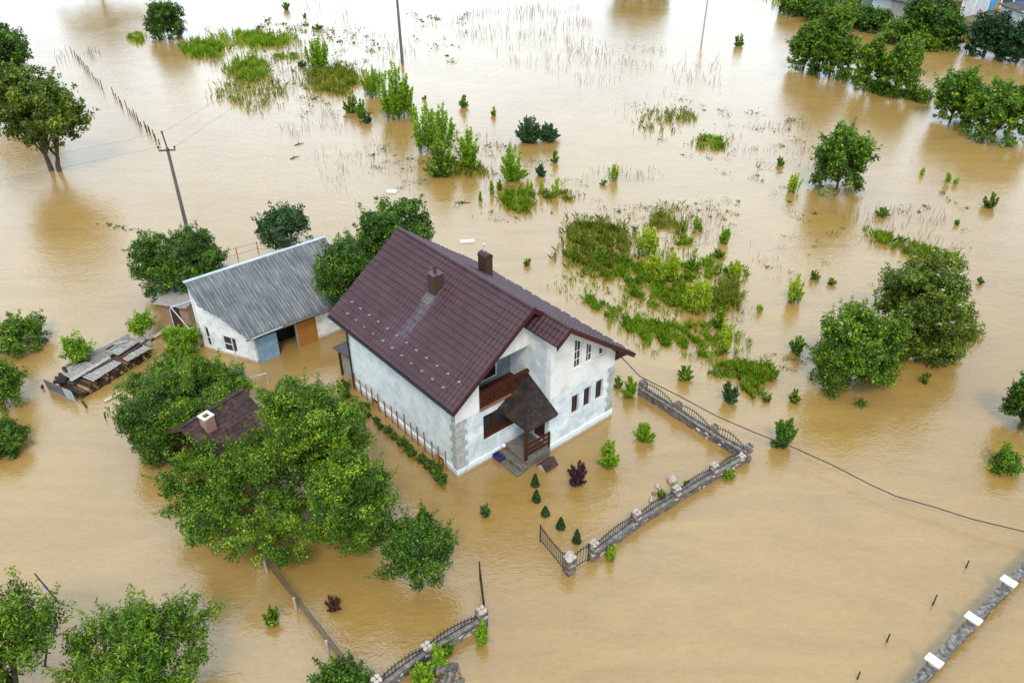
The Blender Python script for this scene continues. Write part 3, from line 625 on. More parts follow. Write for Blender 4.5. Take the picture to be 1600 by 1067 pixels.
lp = empty('globe_lamp', house_pt(2.86, -.16, .29), HA, 'small white globe lamp on a terracotta foot beside the porch steps', 'lamp')
MB().blob((0, 0, .26), .13, 0, 14, 9, 0).put('globe', M['white'], lp, smooth=True)
MB().tube([(0, 0, 0), (0, 0, .06), (0, 0, .16)], [.10, .09, .06], 10).put('foot', M['stake'], lp)
# rusty garden stakes with a string along the long wall, and the row of bedding plants
sk = MB().bar((0, 0, -.4), (.02, .01, 1.25), .05, .05).put('garden_stake', M['stake'], None, house_pt(-.16, 9.45))
tag(sk, 'thin rusty brown stake in the row along the long white wall', 'stake', 'garden stakes along the long white wall')
rs = random.Random(8)
for j in range(1, 15):
    v = 9.45 - j * .625 + rs.uniform(-.05, .05); dup(sk, house_pt(-.16, v), rs.uniform(0, 3), (1, 1, rs.uniform(.88, 1.08)))
st_ = MB().tube([house_pt(-.15, 9.75 - j * .5, .92 + .03 * math.sin(j * 2.1)) for j in range(19)], .008, 4).put('string', M['cable'])
tag(st_, 'thin dark string tied along the rusty stakes by the long wall', 'string')

# ------------------------------------------------------------------ the shed (local axes: x along its doors, y to the back)
SA = R(39.8); SO = Vector((-15.28, 39.41, 0))
shed = empty('shed', SO, SA, 'whitewashed shed with grey corrugated roof, pale blue door and orange boarded door', 'shed')
def zs(y): return 2.30 + .4565 * (y + .4)
Bx, By = -1.80, 3.62; Lg = math.hypot(Bx, By); gx, gy = Bx / Lg, By / Lg
def gw(s, z, d): return (gx * s + gy * d, gy * s - gx * d, z)
mb = MB(); panel(mb, gw, [0, Lg], -.5, lambda s: zs(gy * s) - .08, [(1.40, 2.42, .30, 1.40, 1.42), (3.42, 3.72, .35, 1.62, 1.80)], .25)
mb.box(.24, .15 + .12, 0, .25, -.5, zs(0) - .12)
mb.hexa([(.12, 0, 1.72), (7.2, 0, 1.72), (7.2, .25, 1.72), (.12, .25, 1.72), (.12, 0, zs(0) - .09), (7.2, 0, zs(0) - .09), (7.2, .25, zs(.25) - .09), (.12, .25, zs(.25) - .09)])
mb.box(4.05, 7.2, .003, .25, -.5, 1.717)
mb.hexa([(7.0, .25, -.5), (7.2, .25, -.5), (7.2, 4, -.5), (7.0, 4, -.5), (7.0, .25, zs(.25) - .09), (7.2, .25, zs(.25) - .09), (7.2, 4, zs(4) - .09), (7.0, 4, zs(4) - .09)])
mb.box(-1.78, 7.2, 4.0, 4.2, -.5, zs(4) - .09)
mb.put('wall', M['wall_shed'], shed)
MB().box(.5, 6.9, 1.3, 1.4, -.5, 2.4).put('back_partition', M['dark'], shed)
f = MB()
def gbar(s0, s1, z0, z1, d0=.05, d1=.11):
    f.hexa([gw(s0, z0, d0), gw(s1, z0, d0), gw(s1, z0, d1), gw(s0, z0, d1), gw(s0, z1, d0), gw(s1, z1, d0), gw(s1, z1, d1), gw(s0, z1, d1)])
gbar(1.40, 1.46, .3, 1.41); gbar(2.36, 2.42, .3, 1.41); gbar(1.46, 2.36, 1.34, 1.40); gbar(1.46, 2.36, .3, .36); gbar(1.74, 1.80, .36, 1.34); gbar(1.80, 2.36, .80, .85)
f = f.put('window', M['white_frame'], shed)
m = MB(); m.hexa([gw(1.45, .35, .08), gw(2.37, .35, .08), gw(2.37, .35, .1), gw(1.45, .35, .1), gw(1.45, 1.36, .08), gw(2.37, 1.36, .08), gw(2.37, 1.36, .1), gw(1.45, 1.36, .1)]); m.put('pane', M['glass'], f)
f = MB(); gbar(3.42, 3.46, .35, 1.63); gbar(3.68, 3.72, .35, 1.78); gbar(3.46, 3.68, .9, .94); f = f.put('window', M['white_frame'], shed)
m = MB(); m.hexa([gw(3.44, .35, .08), gw(3.7, .35, .08), gw(3.7, .35, .1), gw(3.44, .35, .1), gw(3.44, 1.63, .08), gw(3.7, 1.75, .08), gw(3.7, 1.75, .1), gw(3.44, 1.63, .1)]); m.put('pane', M['glass'], f)
def boards(mb, x0, x1, y, z0, z1, n, th=.04):
    d = (x1 - x0) / n
    for i in range(n): mb.box(x0 + i * d + .004, x0 + (i + 1) * d - .004, y, y + th, z0, z1)
    mb.box(x0, x1, y + th + .002, y + th + .03, z0 + .1, z1 - .05); return mb
d = MB().box(.14, 1.43, -.04, .0, -.5, 1.68).box(.14, 1.43, -.055, -.042, .75, .83).box(.14, .20, -.055, -.042, .83, 1.68).box(1.37, 1.43, -.055, -.042, .83, 1.68).put('door', M['blue_door'], shed); d['label'] = 'pale blue painted door'
MB().box(1.33, 1.36, -.09, -.057, .9, 1.0).put('handle', M['iron'], d)
d = boards(MB(), 2.78, 4.04, -.045, -.5, 1.69, 7).put('door', M['wood_orange'], shed); d['label'] = 'orange brown boarded door'
MB().box(2.66, 2.77, -.03, .1, -.5, 1.717).put('door_post', M['concrete'], shed)
# corrugated roof, near edge cut back along the gable
def corr_sheet(name, poly_left, x1, y0, y1, zf, m, parent, per=.20, amp=.042, rows=14, sag=.012, seed=2):
    rr = random.Random(seed); xs = np.arange(-2.1, x1, per / 6); nx = len(xs); V = []; ys = np.linspace(y0, y1, rows + 1)
    steps = []
    for i, y in enumerate(ys): steps.append((y, .018 * ((i % 5) / 5)))
    for (y, lap) in steps:
        for x in xs: V.append((x, y, zf(y) + amp * math.cos(x / per * 2 * math.pi) + lap + sag * math.sin(x * 1.3 + y * 2.1)))
    F = []
    for i in range(rows):
        ym = (ys[i] + ys[i + 1]) / 2; xl = poly_left(ym)
        for j in range(nx - 1):
            if xs[j] < xl: continue
            a = i * nx + j; F.append((a, a + 1, a + nx + 1, a + nx))
    me = bpy.data.meshes.new(name); me.from_pydata(V, [], F); me.update(); o = obj(name, me, m, parent)
    for p in me.polygons: p.use_smooth = True
    s = o.modifiers.new('thickness', 'SOLIDIFY'); s.thickness = .014; s.offset = 1; return o
def lefte(y):
    pts = [(-.55, -.5), (1.28, -1.22), (1.74, -1.5), (2.48, -1.94), (4.3, -1.86)]
    for (ya, xa), (yb, xb) in zip(pts[:-1], pts[1:]):
        if y <= yb: return xa + (xb - xa) * (y - ya) / (yb - ya)
    return -1.8
M['asbestos'] = asbestos('asbestos_sheet', 0, .9, (9, .38))
sr = corr_sheet('roof', lefte, 7.45, -.50, 4.25, zs, M['asbestos'], shed, rows=60); sr['label'] = 'grey streaked corrugated sheet roof'
m = MB(); m.hexa([(-1.92, 4.14, zs(4.2) + .0), (7.5, 4.14, zs(4.2) + .0), (7.5, 4.36, zs(4.2) - .02), (-1.92, 4.36, zs(4.2) - .02), (-1.92, 4.14, zs(4.2) + .07), (7.5, 4.14, zs(4.2) + .07), (7.5, 4.36, zs(4.2) + .07), (-1.92, 4.36, zs(4.2) + .07)])
m.put('ridge_flashing', mat_noise('pale_blue_flashing', [(.3, (.36, .44, .48)), (.7, (.52, .58, .60))], 2, .5, bmp=0), shed)
MB().tube([(-.6, -.58, 2.18), (7.4, -.58, 2.14)], .06, 8).put('gutter', M['pole'], shed)
MB().tube([(5.1, 4.7, -.3), (5.1, 4.7, 4.75)], .12, 10).tube([(5.1, 4.7, 4.75), (5.1, 4.7, 4.9)], .15, 10).put('stove_pipe', M['iron'], shed)

# blue barrel, pipe frames, rail
o = MB(); rng_ = []
for i, (z, r) in enumerate([(0, .27), (.03, .29), (.2, .295), (.28, .31), (.31, .295), (.55, .295), (.58, .31), (.61, .295), (.82, .29), (.86, .27), (.87, .24)]): rng_.append((z, r))
o.tube([(0, 0, z) for z, r in rng_], [r for z, r in rng_], 18)
o = o.put('barrel', M['blue_plastic'], None, at(361, 583) + Vector((0, 0, .02)), smooth=False); o.rotation_euler = (R(70), 0, R(60)); tag(o, 'blue plastic barrel floating on its side below the shed window', 'barrel')
def pipes(name, label, cat, runs, rad=.032, m='steel'):
    o0 = Vector(runs[0][0]); mb = MB()
    for r in runs: mb.tube([Vector(p) - o0 for p in r], rad, 6)
    o = mb.put(name, M[m], None, o0); return tag(o, label, cat)
P1, P2, P3 = Vector((-21.45, 42.88, 0)), Vector((-19.69, 41.02, 0)), Vector((-15.87, 37.82, 0))
Z = lambda p, z: (p.x, p.y, z)
pipes('pipe_arch', 'bent white pipe arch standing in front of the brick outhouse', 'pipe frame', [[Z(P1, -.4), Z(P1, 1.70), Z(P1 + Vector((.10, .02, 0)), 1.82), (-20.1, 43.5, 2.0), (-19.7, 43.7, 2.0)], [Z(P1 + Vector((.12, .02, 0)), 1.80), Z(P2 + Vector((.05, 0, 0)), 1.42)]])
pipes('pipe_arch', 'bent white pipe arch against the shed gable, between its two windows', 'pipe frame', [[Z(P2, -.4), Z(P2, 1.34), Z(P2 + Vector((.12, .04, 0)), 1.46), (-18.7, 41.2, 1.5)], [Z(P2 + Vector((.02, 0, 0)), .9), (-19.0, 41.2, 1.0)]])
pipes('pipe_post', 'white pipe post with a bent arm reaching to the shed gutter', 'pipe frame', [[Z(P3, -.4), Z(P3, 2.0)], [Z(P3, 1.75), (-15.6, 38.4, 2.1), (-14.9, 38.9, 2.22), (-13.6, 40.0, 2.26)]])
pipes('pipe_rail', 'white pipe hand rail with a bent end between the shed and the shingle roof', 'rail', [[(-15.85, 36.2, -.4), (-15.85, 36.2, .80), (-15.72, 36.28, .90), (-14.1, 37.2, .90), (-14.1, 37.2, -.4)]])
# yard fence of thin posts and wires behind the shed
yp = [at(372, 405), at(404, 396), at(452, 398)]
mb = MB(); q0 = yp[0]
for p in yp: mb.tube([p - q0 - Vector((0, 0, .4)), p - q0 + Vector((0, 0, .95))], .035, 5)
for a, b in ((at(335, 415), yp[0]), (yp[0], yp[1]), (yp[1], yp[2])):
    for z in (.9, .4): mb.tube([a - q0 + Vector((0, 0, z)), b - q0 + Vector((0, 0, z))], .014, 4)
tag(mb.put('wire_fence', M['stake'], None, q0), 'rusty post and wire yard fence just behind the shed roof', 'fence')
for (a, b, lab) in (((327, 402), (352, 427), 'pale plank leaning at the back left corner of the shed'), ((330, 405), (350, 418), 'upper pale pole beside the dark bush behind the shed')):
    A_, B_ = at(*a, .55), at(*b, .35); tag(MB().bar((0, 0, 0), B_ - A_, .09, .05).put('plank', M['wood_pale'], None, A_), lab, 'plank')
# brick outhouse
oh = empty('brick_outhouse', (-21.35, 44.0, 0), R(-14), 'small orange brick outhouse with pale flat sheet roof behind the shed', 'outhouse')
MB().box(-.95, .95, -.5, .95, -.5, 1.66).put('wall', M['brick'], oh)
MB().hexa([(-1.2, -.85, 1.69), (1.15, -.85, 1.69), (1.15, 1.1, 1.80), (-1.2, 1.1, 1.80), (-1.2, -.85, 1.75), (1.15, -.85, 1.75), (1.15, 1.1, 1.86), (-1.2, 1.1, 1.86)]).put('roof', M['wood_grey'], oh)
MB().box(-.35, .35, -.53, -.503, -.5, 1.5).put('door', M['wood_dark'], oh)

# gazebo with plum shingle roof and brick chimney
gz = empty('summer_kitchen', (-15.86, 29.64, 0), R(54.3), 'low summer kitchen with brown shingle roof and small brick chimney among the trees', 'outbuilding')
GS = .615; gz_z = lambda y: 3.2 - GS * abs(y)
mb = MB()
for s in (-1, 1):
    n = 12
    for i in range(n):
        a, b = 2.35 * i / n, 2.35 * (i + 1) / n
        mb.hexa([(0, s * a, gz_z(a) - .07), (3.7, s * a, gz_z(a) - .07), (3.7, s * b, gz_z(b) - .07), (0, s * b, gz_z(b) - .07), (0, s * a, gz_z(a)), (3.7, s * a, gz_z(a)), (3.7, s * b, gz_z(b) + .02), (0, s * b, gz_z(b) + .02)])
mb.put('roof', M['shingle_plum'], gz)
MB().bar((-.02, 0, 3.22), (3.72, 0, 3.22), .22, .05).put('ridge_cap', M['shingle_plum'], gz)
for s in (-1, 1):
    mb = MB(); mb.hexa([(-.045, 0, 2.98), (-.003, 0, 2.98), (-.003, s * 2.35, gz_z(2.35) - .22), (-.045, s * 2.35, gz_z(2.35) - .22), (-.045, 0, 3.21), (-.003, 0, 3.21), (-.003, s * 2.35, gz_z(2.35) + .02), (-.045, s * 2.35, gz_z(2.35) + .02)])
    mb.put('rake_board', M['wood_dark'], gz)
for x in (.25, 3.3):
    for y in (-1.95, 1.95): MB().box(x, x + .14, y - .07, y + .07, -.5, gz_z(1.95) - .08).put('post', M['wood_dark'], gz)
MB().box(.4, 3.3, 1.85, 1.95, -.5, 1.9).put('back_wall', M['wood_dark'], gz)
cy_ = -.62; zt = gz_z(cy_)
ch = MB(); s = .255
for (a, b, c, d_) in ((-s, s, -s, -s + .1), (-s, s, s - .1, s), (-s, -s + .1, -s + .1, s - .1), (s - .1, s, -s + .1, s - .1)): ch.box(1.05 + a, 1.05 + b, cy_ + c, cy_ + d_, zt - .4, zt + .66)
ch = ch.put('chimney', M['brick'], gz)
cp = MB(); s = .285
for (a, b, c, d_) in ((-s, s, -s, -s + .12), (-s, s, s - .12, s), (-s, -s + .12, -s + .12, s - .12), (s - .12, s, -s + .12, s - .12)): cp.box(1.05 + a, 1.05 + b, cy_ + c, cy_ + d_, zt + .663, zt + .73)
cp.put('chimney_cap', M['wall_cream'], ch); MB().box(1.05 - .155, 1.05 + .155, cy_ - .155, cy_ + .155, zt + .3, zt + .5).put('flue', M['dark'], ch)

# wood pile and the old sheets and boards lying on it
WA = R(60.7); WO = Vector((-24.31, 35.85, 0))
wp = empty('log_pile', WO, WA, 'long stack of sawn logs sinking in the flood, covered with old boards', 'log pile')
lm = MB().tube([(0, 0, 0), (0, .03, 0), (0, 1.0, 0)], [.085, .09, .09], 8).mesh('log'); lm.materials.append(M['log_end'])
rw = random.Random(3)
for r in range(4):
    for c in range(24):
        x = .12 + c * .212 + (r % 2) * .1; z = .02 + r * .165
        if r == 3 and (c < 3 or c > 20): continue
        o = obj('log', lm, None, wp, (x + rw.uniform(-.02, .02), rw.uniform(-.06, .10), z)); k = rw.uniform(.85, 1.2); o.scale = (k, 1, k)
for c in range(7):
    o = obj('log', lm, None, wp, (.15 + c * .1, 1.5 + rw.uniform(-.3, .3), .5 + .1 * (c % 3))); o.rotation_euler = (rw.uniform(-.3, .3), 0, rw.uniform(-1.2, 1.2)); o.scale = (1.2, .7, 1.2)
MB().box(.25, 5.05, .9, 2.35, -.4, .58).put('core', M['debris'], wp)
def wloc(x, y, z): return WO + Vector((math.cos(WA) * x - math.sin(WA) * y, math.sin(WA) * x + math.cos(WA) * y, z))
def slat_panel(label, x, y, z, w, l, n, rz=0, m='wood_grey'):
    r = empty('slatted_panel', wloc(x, y, z), WA + rz, label, 'panel', 'old slatted panels on the log pile')
    mb = MB(); d = l / n
    for i in range(n):
        q = rw.uniform(-.012, .012); mb.box(i * d, (i + 1) * d - .045, rw.uniform(-.03, .03), w + rw.uniform(-.06, .06), q, q + .022)
    mb.put('slats', M[m], r); MB().box(0, l, .1, .18, -.06, -.014).box(0, l, w - .2, w - .12, -.06, -.014).put('batten', M['wood_grey'], r); return r
M['slats_pale'] = mat_noise('pale_weathered_slats', [(.25, (.16, .14, .12)), (.5, (.37, .345, .31)), (.8, (.58, .55, .50))], 3, .9, (6, 1, 1))
slat_panel('pale slatted panel at the left end of the log pile', .45, .95, .80, 1.35, 1.5, 10, 0, 'slats_pale')
slat_panel('darker slatted panel with gaps on the middle of the log pile', 1.95, 1.15, .76, 1.0, 1.5, 11, R(2))
slat_panel('narrow white slatted panel overhanging the sawn log ends', .95, -.10, .74, .95, 2.0, 12, R(3), 'slats_pale')
slat_panel('slatted panel at the far end of the log pile next to the trees', 3.25, -.15, .72, .62, 1.6, 12, R(-2), 'slats_pale')
fr_ = empty('old_door_frame', wloc(3.3, .75, .78), WA + R(4), 'old grey wooden door frame lying at the far end of the log pile', 'door frame')
MB().box(0, 1.75, 0, .12, 0, .07).box(0, 1.75, .85, .97, 0, .07).box(0, .12, .12, .85, 0, .07).box(1.63, 1.75, .12, .85, 0, .07).box(.8, .9, .12, .85, 0, .06).put('frame', M['wood_grey'], fr_)
MB().box(.12, 1.63, .12, .85, -.03, -.004).put('panel', M['concrete'], fr_)
def plank(label, a, b, w=.16, h=.035, m='wood_grey', name='plank'):
    a, b = Vector(a), Vector(b); o = MB().bar((0, 0, 0), b - a, w, h).put(name, M[m], None, a); return tag(o, label, 'plank')
plank('wide white plank lying lengthwise on the slatted panels of the log pile', wloc(.25, .92, .87), wloc(2.9, .98, .86), .26, .03, 'slats_pale')
plank('long grey beam along the far edge of the log pile', wloc(.9, 2.45, .80), wloc(5.2, 2.2, .75), .13, .09)
plank('second grey beam on the log pile, beside the long one', wloc(1.2, 2.2, .84), wloc(5.1, 1.98, .80), .12, .06)
plank('thin pale lath over the back beams of the log pile', wloc(1.6, 2.72, .60), wloc(4.4, 2.6, .62), .07, .04, 'wood_pale')
plank('dark board across the left end of the back beams', wloc(1.1, 2.55, .82), wloc(2.15, 1.75, .88), .14, .03, 'wood_dark')
plank('dark rough board on the near edge of the old door frame', wloc(3.15, .45, .80), wloc(5.5, .75, .70), .15, .05, 'wood_dark')
plank('dark board between the two slatted panels', wloc(1.3, .82, .84), wloc(3.2, .66, .80), .10, .03, 'wood_dark')
plank('grey board slanting over the far end of the log pile', wloc(4.2, 2.0, .84), wloc(5.5, 1.0, .72), .12, .03)
plank('pale broken board leaning on the far end of the pile', wloc(3.9, 1.9, .88), wloc(4.6, 1.5, .84), .14, .03, 'slats_pale')
def corrug(label, y0, y1, m, seed):
    xs = np.linspace(y0, y1, int((y1 - y0) / .03)); V = []
    for z, lean in ((-.35, -.25), (.80, -.36)): V += [(lean + .05 * math.cos(y / .21 * 2 * math.pi), y, z + .03 * math.sin(y * 5)) for y in xs]
    n = len(xs); me = bpy.data.meshes.new('corrugated_sheet'); me.from_pydata(V, [], [(j, j + 1, n + j + 1, n + j) for j in range(n - 1)]); me.update()
    o = obj('corrugated_sheet', me, m, None, WO, WA); s = o.modifiers.new('thickness', 'SOLIDIFY'); s.thickness = .012; return tag(o, label, 'sheet')
corrug('dark grey corrugated sheet standing at the left end of the log pile', .92, 2.55, M['asbestos'], 1)
corrug('pale blue grey corrugated sheet at the near corner of the log pile', .05, .90, mat_noise('pale_sheet', [(.3, (.30, .35, .38)), (.7, (.48, .53, .56))], 2, .7, bmp=0), 2)
plank('pale beam floating in front of the corrugated sheets', at(79, 609, .06), at(119, 627, .06), .14, .08, 'wood_grey')
plank('dark snag sticking up by the near corner of the log pile', at(128, 626, .5), at(137, 639, -.1), .09, .07, 'debris', 'snag')
plank('cream floating board between the log pile and the trees', at(163, 627, .05), at(188, 613, .07), .22, .05, 'wood_pale')
plank('pale yellow plank floating at the upper end of the log pile', at(240, 527, .12), at(268, 508, .12), .3, .05, 'wood_pale')
plank('dark plank floating at the upper end of the log pile', at(236, 532, .05), at(256, 516, .08), .14, .05, 'debris')
plank('broken pale board seen through the tree beside the shingle roof', at(238, 592, .5), at(270, 580, .6), .3, .05, 'wood_pale')
plank('dark stump of a post left of the log pile', at(66, 606, 0), at(66, 602, .25), .12, .1, 'debris', 'stump')
plank('thin dark snag right of the floating beam', at(165, 655, -.1), at(163, 645, .45), .07, .06, 'debris', 'snag')

# ------------------------------------------------------------------ stone fences, railings, gates
def railing_mesh(a, b, zb0, zt0, zmid, shape, spacing=.15, r=.014):
    """a,b local ends; lower rail at zb0, upper rail height by shape(t)"""
    a, b = Vector(a), Vector(b); n = max(3, int((b - a).length / spacing)); mb = MB()
    P_ = lambda t, z: (a.x + (b.x - a.x) * t, a.y + (b.y - a.y) * t, z)
    mb.tube([P_(0, zb0), P_(1, zb0)], .018, 4); mb.tube([P_(i / 16, shape(i / 16)) for i in range(17)], .022, 4)
    for i in range(1, n):
        t = i / n; zt = shape(t) + .12; mb.tube([P_(t, zb0 - .05), P_(t, zt)], r, 4); mb.blob(P_(t, zt), .026, 0, 5, 3, 0)
    return mb
def stone_fence(label, pts, wall_h, pil_h, shapes, pil_w=.36, cap=None, skip=(), wall_w=.30, capsize=None, capm='cap', copm='coping'):
    o0 = pts[0].copy(); root = empty('stone_fence', (o0.x, o0.y, 0), 0, label, 'fence')
    q = [p - o0 for p in pts]
    for i, (a, b) in enumerate(zip(q[:-1], q[1:])):
        d = (b - a); dn = d.normalized(); n = Vector((-dn.y, dn.x, 0)); a2, b2 = a + dn * pil_w / 2, b - dn * pil_w / 2
        if i not in skip:
            k = max(2, int(d.length / .28)); rr = random.Random(i * 7 + int(abs(o0.x) * 10)); mb = MB(); rows = []
            for j in range(k + 1):
                c = a2.lerp(b2, j / k); e = [rr.uniform(-.035, .035) for _ in range(2)]
                rows.append([c + n * (wall_w / 2 + e[0]), c - n * (wall_w / 2 + e[1])])
            for r0, r1 in zip(rows[:-1], rows[1:]):
                z0, z1 = -.5, wall_h
                mb.hexa([(r0[1].x, r0[1].y, z0), (r1[1].x, r1[1].y, z0), (r1[0].x, r1[0].y, z0), (r0[0].x, r0[0].y, z0), (r0[1].x, r0[1].y, z1), (r1[1].x, r1[1].y, z1), (r1[0].x, r1[0].y, z1), (r0[0].x, r0[0].y, z1)])
            mb.put('wall', M['rubble'], root)
            cpm = MB()
            for j in range(k):
                c0_, c1_ = a2.lerp(b2, j / k), a2.lerp(b2, (j + 1) / k - .004 / max(d.length, 1)); h0 = wall_h + .004; h1 = wall_h + .05 + rr.uniform(-.012, .012); ww = wall_w / 2 + .03 + rr.uniform(-.01, .01)
                cpm.hexa([(*(c0_ - n * ww)[:2], h0), (*(c1_ - n * ww)[:2], h0), (*(c1_ + n * ww)[:2], h0), (*(c0_ + n * ww)[:2], h0), (*(c0_ - n * ww)[:2], h1), (*(c1_ - n * ww)[:2], h1), (*(c1_ + n * ww)[:2], h1), (*(c0_ + n * ww)[:2], h1)])
            cpm.put('coping', M[copm], root)
        if shapes and i < len(shapes) and shapes[i]:
            zb0 = wall_h + .10 if i not in skip else .1
            railing_mesh(a2, b2, zb0, 0, 0, shapes[i]).put('railing', M['iron'], root)
    for i, p in enumerate(q):
        dn = (q[min(i + 1, len(q) - 1)] - q[max(i - 1, 0)]).normalized(); ang = math.atan2(dn.y, dn.x)
        h = pil_h[i] if hasattr(pil_h, '__len__') else pil_h
        rr = random.Random(i + 5); s = pil_w / 2; mb = MB(); nz_ = 4
        for j in range(nz_):
            z0 = -.5 + (h + .5) * j / nz_; z1 = -.5 + (h + .5) * (j + 1) / nz_; e = rr.uniform(-.015, .02); mb.box(-s - e, s + e, -s - e, s + e, z0, z1 - .003)
        pl = mb.put('pillar', M['rubble'], root, p, ang, bevel=.02)
        if cap == 'slab':
            pass
            cw, cl_ = capsize; MB().box(-cl_ / 2, cl_ / 2, -cw / 2, cw / 2, h + .003, h + .09).put('cap', M['limestone'], root, p, ang, bevel=.012)
        else:
            cm = MB()
            for q2 in range(4):
                ex, ey = (-1 if q2 % 2 else 1), (-1 if q2 // 2 else 1); cm.blob((ex * s * .5, ey * s * .5, h + .03), (s * .58, s * .58, rr.uniform(.05, .09)), rr.randint(0, 99), 8, 5, .25)
            cm.put('cap', M[capm], root, p, ang)
    return root
hump = lambda lo, hi, c=.42: (lambda t: lo + (hi - lo) * math.sin(math.pi * min(1, t ** .8)) ** 1.0)
swan = lambda a, b: (lambda t: a + (b - a) * math.sin(math.pi * t * .92 + .25) if t < 1 else a)
side = [at(1003, 617), at(1057, 651), at(1113, 687), at(1166, 718)]
stone_fence('low rubble stone fence with arched iron railings along the back of the yard', side, .46, .93, [lambda t: .62 + .42 * math.sin(math.pi * (.22 + .78 * t))] * 3, capm='cap_dark', pil_w=.34)
front = [at(1112, 749), at(1054, 785), at(992, 823), at(926, 872)]
corner = side[-1]
d_ = (front[0] - corner).normalized()
stone_fence('low rubble stone fence with iron railings across the front of the yard, beside the gate', [corner + d_ * .46] + front, .44, [.5, .95, .95, .95, .98],
            [lambda t: .74 + .15 * math.sin(math.pi * t), lambda t: .74 + .2 * math.sin(math.pi * t), lambda t: .74 + .2 * math.sin(math.pi * t), lambda t: .72 + .26 * math.sin(math.pi * (.1 + .8 * t))])
gp_ = at(889, 893)
gpo = empty('gate_pillar', gp_, HA, 'squat rubble gate pillar with pale cap at the open end of the front fence', 'pillar')
MB().box(-.22, .22, -.22, .22, -.5, .96).put('pillar', M['rubble'], gpo, bevel=.03); cm = MB()
for q2 in range(5): cm.blob(((-.11, .11, -.11, .11, 0)[q2], (-.11, -.11, .11, .11, 0)[q2], .98), (.15, .15, .10), q2, 8, 5, .25)
cm.put('cap', M['cap'], gpo)
def iron_gate(label, a, b, zb0, sh, n=None, stile=True):
    a, b = Vector(a), Vector(b); r = empty('iron_gate', (a.x, a.y, 0), 0, label, 'gate'); q = b - a
    railing_mesh((0, 0, 0), q, zb0, 0, 0, sh, .15, .016).put('bars', M['iron'], r)
    mb = MB()
    for p in (Vector((0, 0, 0)), q): mb.bar((p.x, p.y, -.4), (p.x, p.y, sh(0 if p.length < .01 else 1) + .14), .055, .055)
    mb.put('frame', M['iron'], r); return r
gq = at(926, 872) ; dq = (gq - gp_).normalized()
iron_gate('small arched iron wicket gate between two stone pillars', gp_ + dq * .27, gq - dq * .27, .12, lambda t: .78 + .24 * math.sin(math.pi * (.1 + .62 * t)))
iron_gate('open black iron driveway gate leaf beside the squat pillar', at(881, 892), at(844, 846), .14, lambda t: .98 - .10 * math.sin(math.pi * t))
low = [at(753, 977), at(668, 1027), at(592, 1083), at(540, 1135)]
stone_fence('curving rubble stone fence with iron railing at the bottom edge of the photo', low, .52, [.98, .72, .9, .9], [lambda t: .72 + .24 * math.sin(math.pi * (.12 + .88 * (1 - t)))] * 3)
iron_gate('black iron gate leaf seen nearly edge-on above the lower stone fence', at(757, 965), at(750, 905), .14, lambda t: 1.0 + .05 * math.sin(math.pi * t))
rf3 = [at(1640, 852, .0), at(1565, 930), at(1510, 988), at(1449, 1054), at(1380, 1130)]
stone_fence('stone fence with broad white cap slabs crossing the lower right corner', rf3, .60, .86, None, .34, 'slab', (), .30, (.60, .38), copm='rubble_grey')
# wire mesh fence with pale posts
ma, mb_ = at(352, 798), at(560, 1068); dm = mb_ - ma; Lm = dm.length; dmn = dm.normalized()
mf = empty('mesh_fence', ma, 0, 'half drowned wire mesh fence with pale posts below the big tree', 'fence')
mb = MB(); Hm = .95; stp = .11; k = int(Lm / stp)
for i in range(-9, k + 1):
    for s in (1, -1):
        x0, x1, z0, z1 = i * stp, i * stp + Hm, (-.05 if s > 0 else Hm - .05), (Hm - .05 if s > 0 else -.05)
        if x0 < 0: z0 += (z1 - z0) * (0 - x0) / Hm; x0 = 0
        if x1 > Lm: z1 = z0 + (z1 - z0) * (Lm - x0) / max(x1 - x0, 1e-6); x1 = Lm
        if x1 - x0 > .02: mb.bar((dmn.x * x0, dmn.y * x0, z0 - .1), (dmn.x * x1, dmn.y * x1, z1 - .1), .008, .008)
mb.bar((0, 0, .80), (dm.x, dm.y, .80), .02, .02); mb.put('mesh', mat_noise('rusty_wire', [(.3, (.06, .045, .03)), (.7, (.13, .10, .07))], 3, .8, bmp=0), mf)
for (px, py) in ((417, 893), (463, 953), (513, 1020)):
    p = at(px, py) - ma; MB().bar((p.x + .03, p.y - .05, -.4), (p.x + .03, p.y - .05, .86), .075, .075).put('post', M['pole_pale'], mf)

# ------------------------------------------------------------------ poles, wires, sticks
p1 = at(293, 360)
pl = empty('utility_pole', p1, 0, 'grey concrete utility pole with crossarm and insulators behind the shed', 'pole')
MB().tube([(0, 0, -.5), (0, 0, 6.75)], [.16, .11], 10).put('post', M['pole'], pl)
mb = MB().bar((-.62, -.1, 6.55), (.62, -.1, 6.62), .07, .09).tube([(0, 0, 6.7), (-.1, 0, 7.9)], .05, 6)
for x in (-.6, .6): mb.tube([(x, -.1, 6.6), (x, -.1, 6.78)], .025, 5)
arm = mb.put('crossarm', M['iron'], pl)
for x, z in ((-.6, 6.82), (.6, 6.84), (-.1, 7.95)): MB().blob((x, -.1 if z < 7 else 0, z), (.08, .08, .10), 0, 8, 6, 0).put('insulator', M['iron'], arm)
p2 = at(629, 100); pb = empty('utility_pole', p2, 0, 'dark utility pole rising out of the frame behind the poplar saplings', 'pole')
MB().tube([(0, 0, -.5), (-.12, 0, 10.8)], [.20, .13], 10).put('post', M['pole'], pb); MB().bar((-.9, 0, 10.2), (.7, 0, 10.3), .1, .1).put('crossarm', M['iron'], pb)
p3 = at(1096, 68); pc = empty('utility_pole', p3, 0, 'slender pale utility pole with a clear reflection at the top of the photo', 'pole')
MB().tube([(0, 0, -.5), (.2, 0, 11)], [.13, .09], 8).put('post', M['pole_pale'], pc); MB().bar((-.6, 0, 10.6), (.9, 0, 10.6), .08, .08).put('crossarm', M['iron'], pc)
